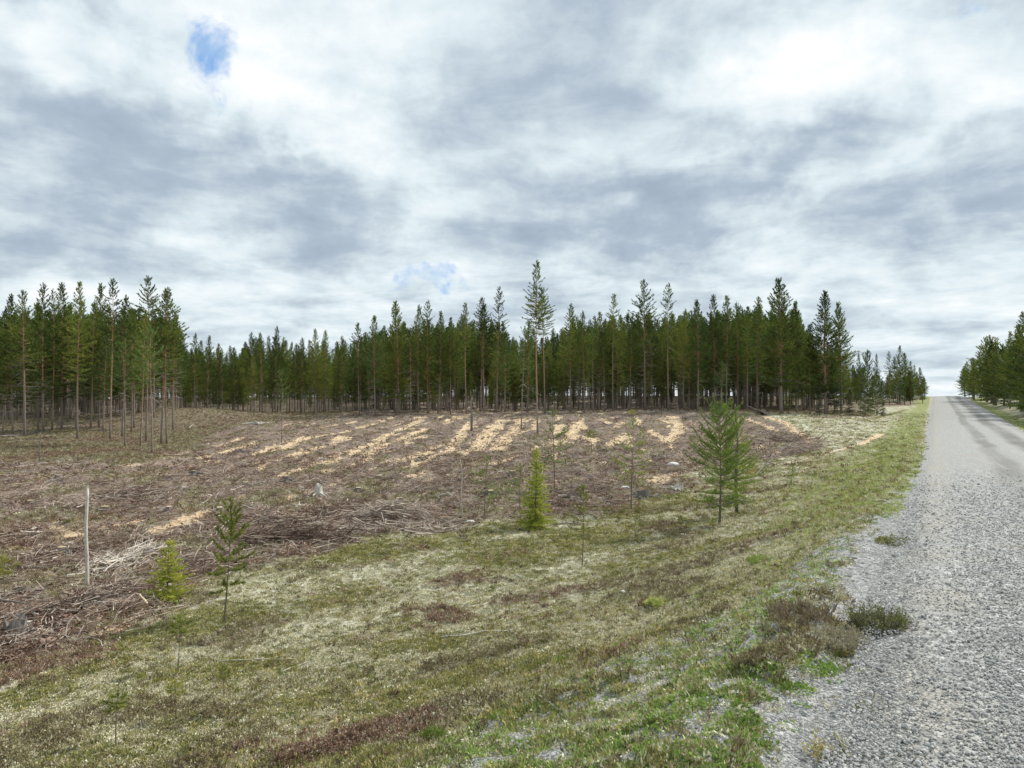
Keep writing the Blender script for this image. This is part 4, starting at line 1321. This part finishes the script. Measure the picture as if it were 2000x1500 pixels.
tree_px('pine_sapling', 'sap_tiny', 'small pine seedling at the left edge above the old stump', 7, 1195, 1085, cat='pine seedling', wide=1.5)
tree_px('pine_sapling', 'sap_tiny', 'seedling at the bottom left with spreading tuft', 227, 1462, 1345, cat='pine seedling', wide=1.6)
tree_px('pine_sapling', 'sap_tiny', 'seedling with twin stems right of the bottom left one', 342, 1412, 1325, cat='pine seedling', wide=1.5)
tree_px('pine_sapling', 'sap_tiny', 'yellowish seedling left of the long fallen stick', 437, 1368, 1295, cat='pine seedling', wide=1.5)
tree_px('pine_sapling', 'small1', 'low bushy pine on the bank right of the twin pair', 1546, 950, 903, cat='young pine', wide=1.4)
tree_px('pine_sapling', 'sap_thin', 'thin sapling directly right of the twin pair', 1472, 985, 905, cat='young pine')
tree_px('pine_sapling', 'sap_tiny', 'small seedling in front of the twin pair', 1392, 1052, 1010, cat='pine seedling', wide=1.4)
for px, pb, pt in [(800, 1148, 1125), (770, 1150, 1128), (250, 1330, 1300), (275, 1345, 1310), (690, 1290, 1262), (545, 1330, 1300), (960, 1172, 1142), (930, 1160, 1135), (1250, 1020, 990), (1330, 1035, 1005), (1155, 885, 840), (1235, 830, 800), (1600, 900, 880), (575, 1320, 1292)]:
    tree_px('pine_seedling', 'sap_tiny', 'tiny green seedling dotted over the open heath', px, pb, pt, cat='seedling', wide=2.0, group='tiny seedlings on the heath')
# birch-like bright bush at the right edge
b = MB(); st = MB()
random.seed(23)
for k in range(26):
    a = random.uniform(0, 6.28); e = random.uniform(.5, 1.4); L = random.uniform(1.6, 3.4)
    pts = [Vector((0, 0, 0))]
    for s in range(5):
        e2 = e + .05 * s; a += random.gauss(0, .12)
        pts.append(pts[-1] + Vector((math.cos(a) * math.cos(e2), math.sin(a) * math.cos(e2), math.sin(e2))) * L / 5)
    st.tube(pts, [.02, .016, .012, .008, .005, .003], 3, cap=False)
    for q in range(230):
        t = random.uniform(.25, 1) * 5; i = min(4, int(t)); p = pts[i].lerp(pts[i + 1], t - i) + rv(.17)
        b.leaf(p, rv(1), random.uniform(.04, .075), random.uniform(.03, .05))
X, Y = xy(98.0, 8.9)
t = root('birch_bush', 'bright green birch bush at the right edge in front of the roadside pines', 'birch', (float(X), float(Y), gz(float(X), float(Y))), 0, (1, 1, 1.05))
obj('stems', st.mesh('stems', M['dead']), t); obj('foliage', b.mesh('foliage', M['birch']), t)


# ------------------------------------------------------------------ poles, snags, sticks, stumps
def snag(label, px, pb, pt, r, mat='snag', twigs=0, tilt=(0, 0), splinter=True, cat='dead tree', name='dead_trunk', tw=(.1, .4), bow=.02):
    X, Y = ga(px, pb, H); z = gz(X, Y); h = height_for(px, pt, X, Y, z)
    b = MB(); ph = random.uniform(0, 6)
    n = 9
    b.tube([(math.sin(i * .9 + ph) * bow * h * i / n, math.cos(i * .7 + ph) * bow * h * i / n, h * i / n - (.1 if i == 0 else 0)) for i in range(n + 1)], [r * (1.15 - .45 * i / n) for i in range(n + 1)], 8)
    if splinter:
        top = Vector((math.sin(n * .9 + ph) * bow * h, math.cos(n * .7 + ph) * bow * h, h))
        for k in range(4):
            b.tri(top + Vector((random.uniform(-r, r) * .4, random.uniform(-r, r) * .4, -.02)), (random.gauss(0, .1), random.gauss(0, .1), 1), r * 3.0, r * .8)
    t = root(name, label, cat, (X, Y, z), 0, tilt=tilt)
    obj('trunk', b.mesh('trunk', M[mat], True), t)
    if twigs:
        d = MB()
        for _ in range(twigs):
            zz = h * random.uniform(.15, .97); a = random.uniform(0, 6.28); L = random.uniform(*tw)
            p = Vector((0, 0, zz)); e = random.uniform(-.2, .6); pts = [p.copy()]
            for s in range(3):
                p = p + Vector((math.cos(a) * math.cos(e), math.sin(a) * math.cos(e), math.sin(e))) * L / 3; a += random.gauss(0, .3); pts.append(p.copy())
            d.tube(pts, [r * .35, r * .28, r * .18, r * .08], 4, cap=False)
        obj('branches', d.mesh('branches', M['dead']), t)['kind'] = 'stuff'
    return t


random.seed(31)
snag('white weathered bare pole standing upright in the brush at the left', 170, 1152, 953, .033, tilt=(0, -.02), cat='pole', bow=.008)
snag('short grey broken snag with stubs on the top of the clearing', 921, 842, 777, .09, 'grey_wood', 9, cat='snag', tw=(.3, .7))
snag('dead grey stem rising out of the near twin pines with bare branches', 1440, 1004, 790, .028, 'grey_wood', 26, cat='dead tree', tw=(.2, .6))
snag('thin pink brown dead stem left of the sparse bluish pine', 903, 1018, 895, .014, 'snag', 3, cat='dead stem', tilt=(0, -.03))
snag('thin leafless stem in the left clearing before the stand', 77, 905, 845, .03, 'grey_wood', 8, cat='dead stem', tw=(.2, .5))
snag('leaning pale dead stem among the sand furrows', 902, 890, 868, .035, 'snag', 0, tilt=(0, -.35), cat='dead stem')


def lying(label, p0, p1, r, mat='snag', twigs=0, lift=.03, cat='fallen stick', name='fallen_stick', sag=.0, rise=0.0, tw=(.1, .35)):
    a = Vector((*ga(*p0, H), 0)); b_ = Vector((*ga(*p1, H), 0))
    a.z = gz(a.x, a.y) + lift; b_.z = gz(b_.x, b_.y) + lift + rise
    L = (b_ - a).length
    mb = MB(); pts = []
    n = 8
    for i in range(n + 1):
        t = i / n; p = a.lerp(b_, t) - a
        if rise == 0.0:
            wz = gz(p.x + a.x, p.y + a.y) + lift - a.z
            p.z = max(p.z, wz)
        p += Vector((0, 0, math.sin(t * 3.14) * sag)) + Vector((math.sin(i * 1.7) * .008, math.cos(i * 1.3) * .012, 0)) * L
        pts.append(p)
    mb.tube(pts, [r * (1 - .55 * i / n) for i in range(n + 1)], 6)
    t = root(name, label, cat, tuple(a), 0)
    obj('stem', mb.mesh('stem', M[mat], True), t)
    if twigs:
        d = MB()
        for _ in range(twigs):
            i = random.randint(1, n - 1); p = pts[i].copy(); dr = (pts[i + 1] - pts[i]).normalized()
            e = (dr * .6 + Vector((random.gauss(0, .6), random.gauss(0, .6), random.uniform(.1, .9)))).normalized()
            L2 = random.uniform(*tw)
            d.tube([p, p + e * L2 * .5, p + e * L2 + rv(.03)], [r * .45, r * .3, r * .12], 4, cap=False)
        obj('twigs', d.mesh('twigs', M['dead']), t)
    return t


lying('long white fallen stick with short twigs above the reddish heather', (862, 1250), (1000, 1236), .014, 'snag', 6, tw=(.04, .12))
lying('long straight grey stick lying low on the left heath', (425, 1298), (578, 1291), .010, 'snag', 2)
lying('bent thin twig below the long straight grey stick', (545, 1322), (600, 1297), .006, 'snag', 2)
lying('forked pale branch at the edge of the brush below the white pole', (175, 1248), (208, 1272), .010, 'snag', 4)
lying('splintered pale end of wood beside the small yellow green spruce', (298, 1198), (272, 1178), .028, 'cutface', 0, rise=.12, cat='wood piece')
lying('long dead branch lying over the sparse bushes left of the cone spruce', (1008, 1024), (1070, 990), .022, 'grey_wood', 5, rise=.25)
lying('short white log on the heath under the cone spruce', (1092, 1027), (1140, 1027), .035, 'snag', 0, cat='log', name='log')
lying('dark thin trunk leaning up the bank right of the twin pair', (1450, 950), (1548, 882), .03, 'grey_wood', 6, rise=.5)
lying('grey fallen log lying before the left stand', (50, 850), (96, 840), .09, 'grey_wood', 0, cat='log', name='log')
lying('second grey log piece lying further right before the left stand', (110, 838), (147, 830), .09, 'grey_wood', 0, cat='log', name='log')
lying('pale broken log end at the left edge of the forest floor', (0, 853), (38, 851), .08, 'snag', 3, cat='log', name='log')
lying('dark brown pole lying in the clearing under the airy young pine', (1145, 992), (1215, 985), .03, 'grey_wood', 2, cat='fallen stick')
lying('curved white branch on the slope right of the left stand', (368, 838), (384, 835), .05, 'snag', 3, sag=.25)
lying('curved pale root piece in the middle of the clearing', (858, 978), (890, 976), .035, 'snag', 2, sag=.1)
lying('brown root arm reaching up from the brush bank', (226, 1158), (248, 1136), .028, 'bark', 1, rise=.15)
lying('long pale stick lying across the brush left of the tufted pine', (395, 1065), (450, 1030), .018, 'snag', 2, rise=.1)
lying('second pale stick beside the tufted pine', (402, 1072), (455, 1036), .014, 'paletwig', 2, rise=.1)
lying('thin forked stick right of the tufted pine', (468, 1098), (495, 1082), .012, 'paletwig', 3, rise=.06)
lying('pale stick lying on the bare ground above the yellow green spruce', (245, 1125), (292, 1103), .014, 'paletwig', 2, rise=.08)
lying('long weathered pole lying along a sand furrow on the hilltop', (770, 848), (868, 810), .05, 'grey_wood', 0)


def stump(label, px, py, r, h, mat='grey_wood', roots=6, group=None, rz=None, cut=True, tilt=(0, 0)):
    X, Y = ga(px, py, H); z = gz(X, Y)
    t = root('stump', label, 'stump', (X, Y, z - .04), random.uniform(0, 6.28) if rz is None else rz, group=group, tilt=tilt)
    b = MB(); n = 12; b0 = 0
    lv = [(0, 1.55), (.15, 1.25), (.45, 1.02), (1.0, .95)]
    ks = [random.uniform(.85, 1.15) for _ in range(n)]
    for q, (zz, rr) in enumerate(lv):
        for k in range(n):
            a = 6.283 * k / n; fl = 1 + (.25 * math.sin(a * roots / 2) if q < 2 else 0)
            jag = (random.uniform(-.3, .35) if q == 3 and not cut else 0)
            b.v.append((math.cos(a) * r * rr * ks[k] * fl, math.sin(a) * r * rr * ks[k] * fl, h * (zz + jag)))
    for q in range(3):
        for k in range(n):
            k2 = (k + 1) % n
            b.f.append((q * n + k, q * n + k2, (q + 1) * n + k2, (q + 1) * n + k)); b.m.append(0)
    if cut:
        b.f.append(tuple(3 * n + k for k in range(n))); b.m.append(0)
    else:
        cc_ = len(b.v); b.v.append((0, 0, h * .55))
        for k in range(n):
            b.f.append((3 * n + k, 3 * n + (k + 1) % n, cc_)); b.m.append(0)
    obj('bark', b.mesh('bark', M[mat]), t)
    if cut:
        c = MB()
        c.v = [(math.cos(6.283 * k / n) * r * .86 * ks[k], math.sin(6.283 * k / n) * r * .86 * ks[k], h + .006) for k in range(n)]
        c.f = [tuple(range(n))]; c.m = [0]
        obj('cut_face', c.mesh('cut_face', M['cutface']), t)
    for k in range(roots):
        a = 6.283 * k / roots + random.gauss(0, .2); L = r * random.uniform(1.6, 3.2)
        rb = MB()
        rb.tube([(math.cos(a) * r * .8, math.sin(a) * r * .8, h * .35), (math.cos(a) * (r + L * .4), math.sin(a) * (r + L * .4), h * .15 + random.uniform(0, .06)), (math.cos(a + .2) * (r + L), math.sin(a + .2) * (r + L), random.uniform(-.05, .12))], [r * .32, r * .22, r * .08], 5)
        obj('root', rb.mesh('root', M[mat]), t)
    return t


random.seed(41)
stump('old dark weathered stump with jagged rim at the left edge', 30, 1245, .15, .30, 'grey_wood', 6, cut=False)
lying('white broken root beside the old dark stump', (46, 1208), (74, 1212), .03, 'snag', 0, lift=.1, cat='root')
lying('thick brown root over the old dark stump', (-6, 1198), (50, 1205), .025, 'bark', 0, lift=.22, cat='root')
stump('torn up stump in the brush bank under the white pole', 185, 1182, .14, .24, 'bark', 8, cut=False, tilt=(.5, .3))
stump('pale splayed stump in the middle left of the clearing', 621, 968, .14, .34, 'snag', 7, cut=False)
stump('torn stump beside the thin sapling near the clearing edge', 1118, 976, .22, .30, 'bark', 7, cut=False, tilt=(.3, .2))
stump('white upturned stump beside the wide twin pine', 1322, 960, .16, .26, 'snag', 6, cut=False, tilt=(-.5, .2))
stump('dark stump lump by the airy young pine', 1256, 972, .2, .22, 'grey_wood', 6, cut=False)
stump('upturned brown stump on the skyline right of the twin pair', 1490, 810, .45, .5, 'bark', 6, cut=False, tilt=(.6, 0))
stump('dark torn stump left of the white pole base', 46, 1160, .13, .16, 'bark', 6, cut=False)
stump('pale cut stump at the brush bank right of the torn up one', 222, 1168, .07, .10, 'snag', 4)
stump('pale stump piece left of the torn up one', 112, 1192, .07, .12, 'snag', 4)
stump('low stump on the crest with pale limbs', 505, 828, .35, .25, 'snag', 5, cut=False)
for px, py in [(380, 930), (300, 960), (115, 935), (480, 950), (560, 940), (700, 960), (640, 1000), (780, 985), (820, 900), (740, 935), (860, 850), (1000, 930), (1060, 900), (1180, 880), (1130, 930), (1250, 870), (1210, 905), (1280, 895), (1330, 905), (1350, 835), (1180, 830), (960, 965), (330, 1000), (430, 1000), (205, 1000), (60, 985), (120, 1080), (560, 1020), (600, 880), (470, 885)]:
    stump('low cut stump left in the logged clearing', px, py, random.uniform(.10, .16), random.uniform(.12, .22), random.choice(['bark', 'grey_wood']), 4, group='cut stumps of the clearing')


def brush_pile(label, p0, p1, n, L=(.6, 1.6), r=.012, hgt=.3, width=.5, mat='twig', mat2='paletwig'):
    a = Vector((*ga(*p0, H), 0)); b_ = Vector((*ga(*p1, H), 0)); c = (a + b_) / 2
    c.z = gz(c.x, c.y)
    t = root('brush_pile', label, 'brush pile', tuple(c), 0)
    dirv = (b_ - a); dirv.z = 0; nl = dirv.length; dirv.normalize()
    side = Vector((-dirv.y, dirv.x, 0)); az = math.atan2(dirv.y, dirv.x)
    for nm, mm, cnt in (('dark_branches', mat, n), ('pale_branches', mat2, int(n * .6))):
        m_ = MB()
        for _ in range(cnt):
            t0 = random.random(); s0 = random.gauss(0, .4)
            p = a + dirv * nl * t0 + side * s0 * width
            zz = gz(p.x, p.y) + random.random() * hgt * math.exp(-s0 * s0)
            Ls = random.uniform(*L); rr = r * random.uniform(.5, 1.6)
            q = Matrix.Rotation(az + random.gauss(0, .75), 3, 'Z') @ Matrix.Rotation(random.gauss(0, .2), 3, 'Y')
            pts = [q @ k + Vector((p.x, p.y, zz)) - c for k in stick_path(Ls, .09, 4)]
            m_.tube(pts, [rr, rr * .9, rr * .75, rr * .5, rr * .25], 4, cap=False)
            for w_ in range(random.randint(0, 3)):
                k = random.randint(1, 3)
                m_.tube([pts[k], pts[k] + (q @ Vector((random.uniform(.1, .3), random.uniform(-.2, .2), random.uniform(-.02, .15))))], [rr * .5, rr * .15], 3, cap=False)
        obj(nm, m_.mesh(nm, M[mm]), t)['kind'] = 'stuff'


random.seed(51)
brush_pile('long low pile of bleached branches right of the tufted pine', (480, 1062), (690, 1058), 150, hgt=.30, width=.75)
brush_pile('pile of branches at the end of the long one, near the clearing edge', (700, 1015), (835, 1022), 130, hgt=.3, width=.6)
brush_pile('heap of branches where the sand bank ends at the right', (1555, 890), (1598, 868), 110, hgt=.4, width=.9)
brush_pile('heap of pale branches behind the small yellow green spruce', (200, 1120), (300, 1075), 140, L=(.3, .9), hgt=.15, width=.8, mat='paletwig')
brush_pile('tangle of twigs and roots under the white pole', (70, 1215), (240, 1160), 120, L=(.2, .7), r=.010, hgt=.18, width=.3)
brush_pile('brush heap left of the torn stump in the clearing middle', (560, 1030), (650, 1000), 90, hgt=.2, width=.6)
brush_pile('brown brush heap in the right part of the clearing', (1500, 850), (1560, 862), 90, hgt=.3, width=1.0)
brush_pile('scattered branches along the clearing edge below the tufted pine', (690, 1040), (900, 1040), 70, hgt=.1, width=.3)
brush_pile('grey twiggy heap in the left part of the clearing', (210, 975), (330, 965), 120, hgt=.25, width=.8)


def shrub(label, px, py, rad, hgt, mat, n=420, leaf=(.018, .030), name='shrub', stems='dead', ax=1.0, rz=0.0):
    X, Y = ga(px, py, H); t = root(name, label, 'shrub', (X, Y, gz(X, Y)), rz)
    l = MB(); s = MB()
    for k in range(n // 12):
        a = random.uniform(0, 6.28); r = rad * math.sqrt(random.random()); L = hgt * random.uniform(.45, 1) * (1 - .45 * (r / rad) ** 2)
        p = Vector((math.cos(a) * r * ax, math.sin(a) * r, -.01)); d = (Vector((math.cos(a) * .5, math.sin(a) * .5, 1)) + rv(.2)).normalized()
        s.tube([p, p + d * L * .6, p + d * L], [.003, .002, .001], 3, cap=False)
        for q in range(12):
            tt = random.uniform(.2, 1.05)
            l.leaf(p + d * L * tt + rv(.008), d + rv(.6), random.uniform(*leaf), leaf[0] * .5)
    if rad > .12: obj('stems', s.mesh('stems', M[stems]), t)
    obj('leaves', l.mesh('leaves', M[mat]), t)


random.seed(61)
shrub('dense low olive crowberry shrub on the gravel at the road edge', 1716, 1240, .145, .24, 'crow', 3600)
shrub('brown grey heather bush left of the olive shrub on the gravel', 1634, 1262, .15, .16, 'heather', 2600, leaf=(.012, .02), ax=1.5, rz=.6)
shrub('small olive plant trailing in front of the olive shrub', 1640, 1278, .08, .06, 'crow', 500)
shrub('small flat green mat on the gravel farther up the road edge', 1750, 1062, .22, .09, 'crow', 1500)
shrub('dark green plant right at the bottom of the photo', 1620, 1493, .06, .14, 'crow', 380)
shrub('bright moss green cushion on the near bank', 1097, 1293, .08, .05, 'grass', 700)
shrub('fresh green tuft on the bank below the reddish heather', 848, 1448, .06, .10, 'grass', 600, leaf=(.02, .045))
shrub('yellowish grass tuft standing alone on the gravel', 1702, 1400, .06, .09, 'straw', 420, leaf=(.015, .05))
shrub('lone green clover patch on the gravel', 1692, 1322, .04, .03, 'grass', 260)
shrub('olive heather cushion on the gravel edge further left', 1560, 1205, .2, .1, 'heather', 1500)
shrub('bright green grass cushion on the upper bank', 1288, 1182, .17, .08, 'grass', 1300, leaf=(.02, .045))
shrub('green tuft in the verge beside the brown heather', 1492, 1100, .2, .11, 'grass', 1300, leaf=(.02, .05))


def pebble(label, px, py, r, mat='white', name='stone', cat='stone', sz=(1.4, .9, .6)):
    X, Y = ga(px, py, H); b = MB(); blob_mesh(b, (0, 0, 0), r, sz, 2, .05)
    o = obj(name, b.mesh(name, M[mat], True), None, (X, Y, gz(X, Y) + r * .3), (0, 0, random.uniform(-.3, .3)))
    tagit(o, label, cat)


pebble('smooth white stone in the grassy gravel near the bottom', 1437, 1364, .030)
pebble('white stone by the brown heather strip on the heath', 1217, 1159, .040, sz=(1, 1, .9))
pebble('small white stone below the sand bank edge', 661, 1149, .028)
pebble('bluish white stone in the lower left heath', 669, 1352, .026, sz=(1.6, .7, .5))
pebble('white stone in the bank right of the reddish heather', 906, 1330, .018)
pebble('thin white stone on the flat ground before the twin pines', 1335, 1046, .07, sz=(1.8, .6, .3))
pebble('tiny white stone on the flat ground left of the thin one', 1238, 1048, .03)
pebble('white rock at the clearing edge under the thin dead stem', 918, 1022, .10)
pebble('larger white rock lying in the clearing right of the airy pine', 1315, 912, .22)
pebble('round pale rock by the furrow end at the right', 1222, 955, .13)
pebble('white stone near the bottom of the bank', 964, 1466, .016)
# dandelion
X, Y = ga(1676, 1299, H); z = gz(X, Y)
t = root('dandelion', 'yellow dandelion flower on the gravel shoulder', 'flower', (X, Y, z))
b = MB(); b.tube([(0, 0, 0), (.003, 0, .035)], [.002, .002], 4); obj('stem', b.mesh('stem', M['grass']), t)
b = MB()
for k in range(40):
    a = 6.283 * k / 40
    b.leaf((.003, 0, .035), (math.cos(a), math.sin(a), random.uniform(.1, .9)), .018, .006)
obj('petals', b.mesh('petals', M['yellow']), t)
b = MB()
for k in range(7):
    a = 6.283 * k / 7
    b.leaf((0, 0, .004), (math.cos(a), math.sin(a), .12), .04, .014)
obj('leaves', b.mesh('leaves', M['grass']), t)
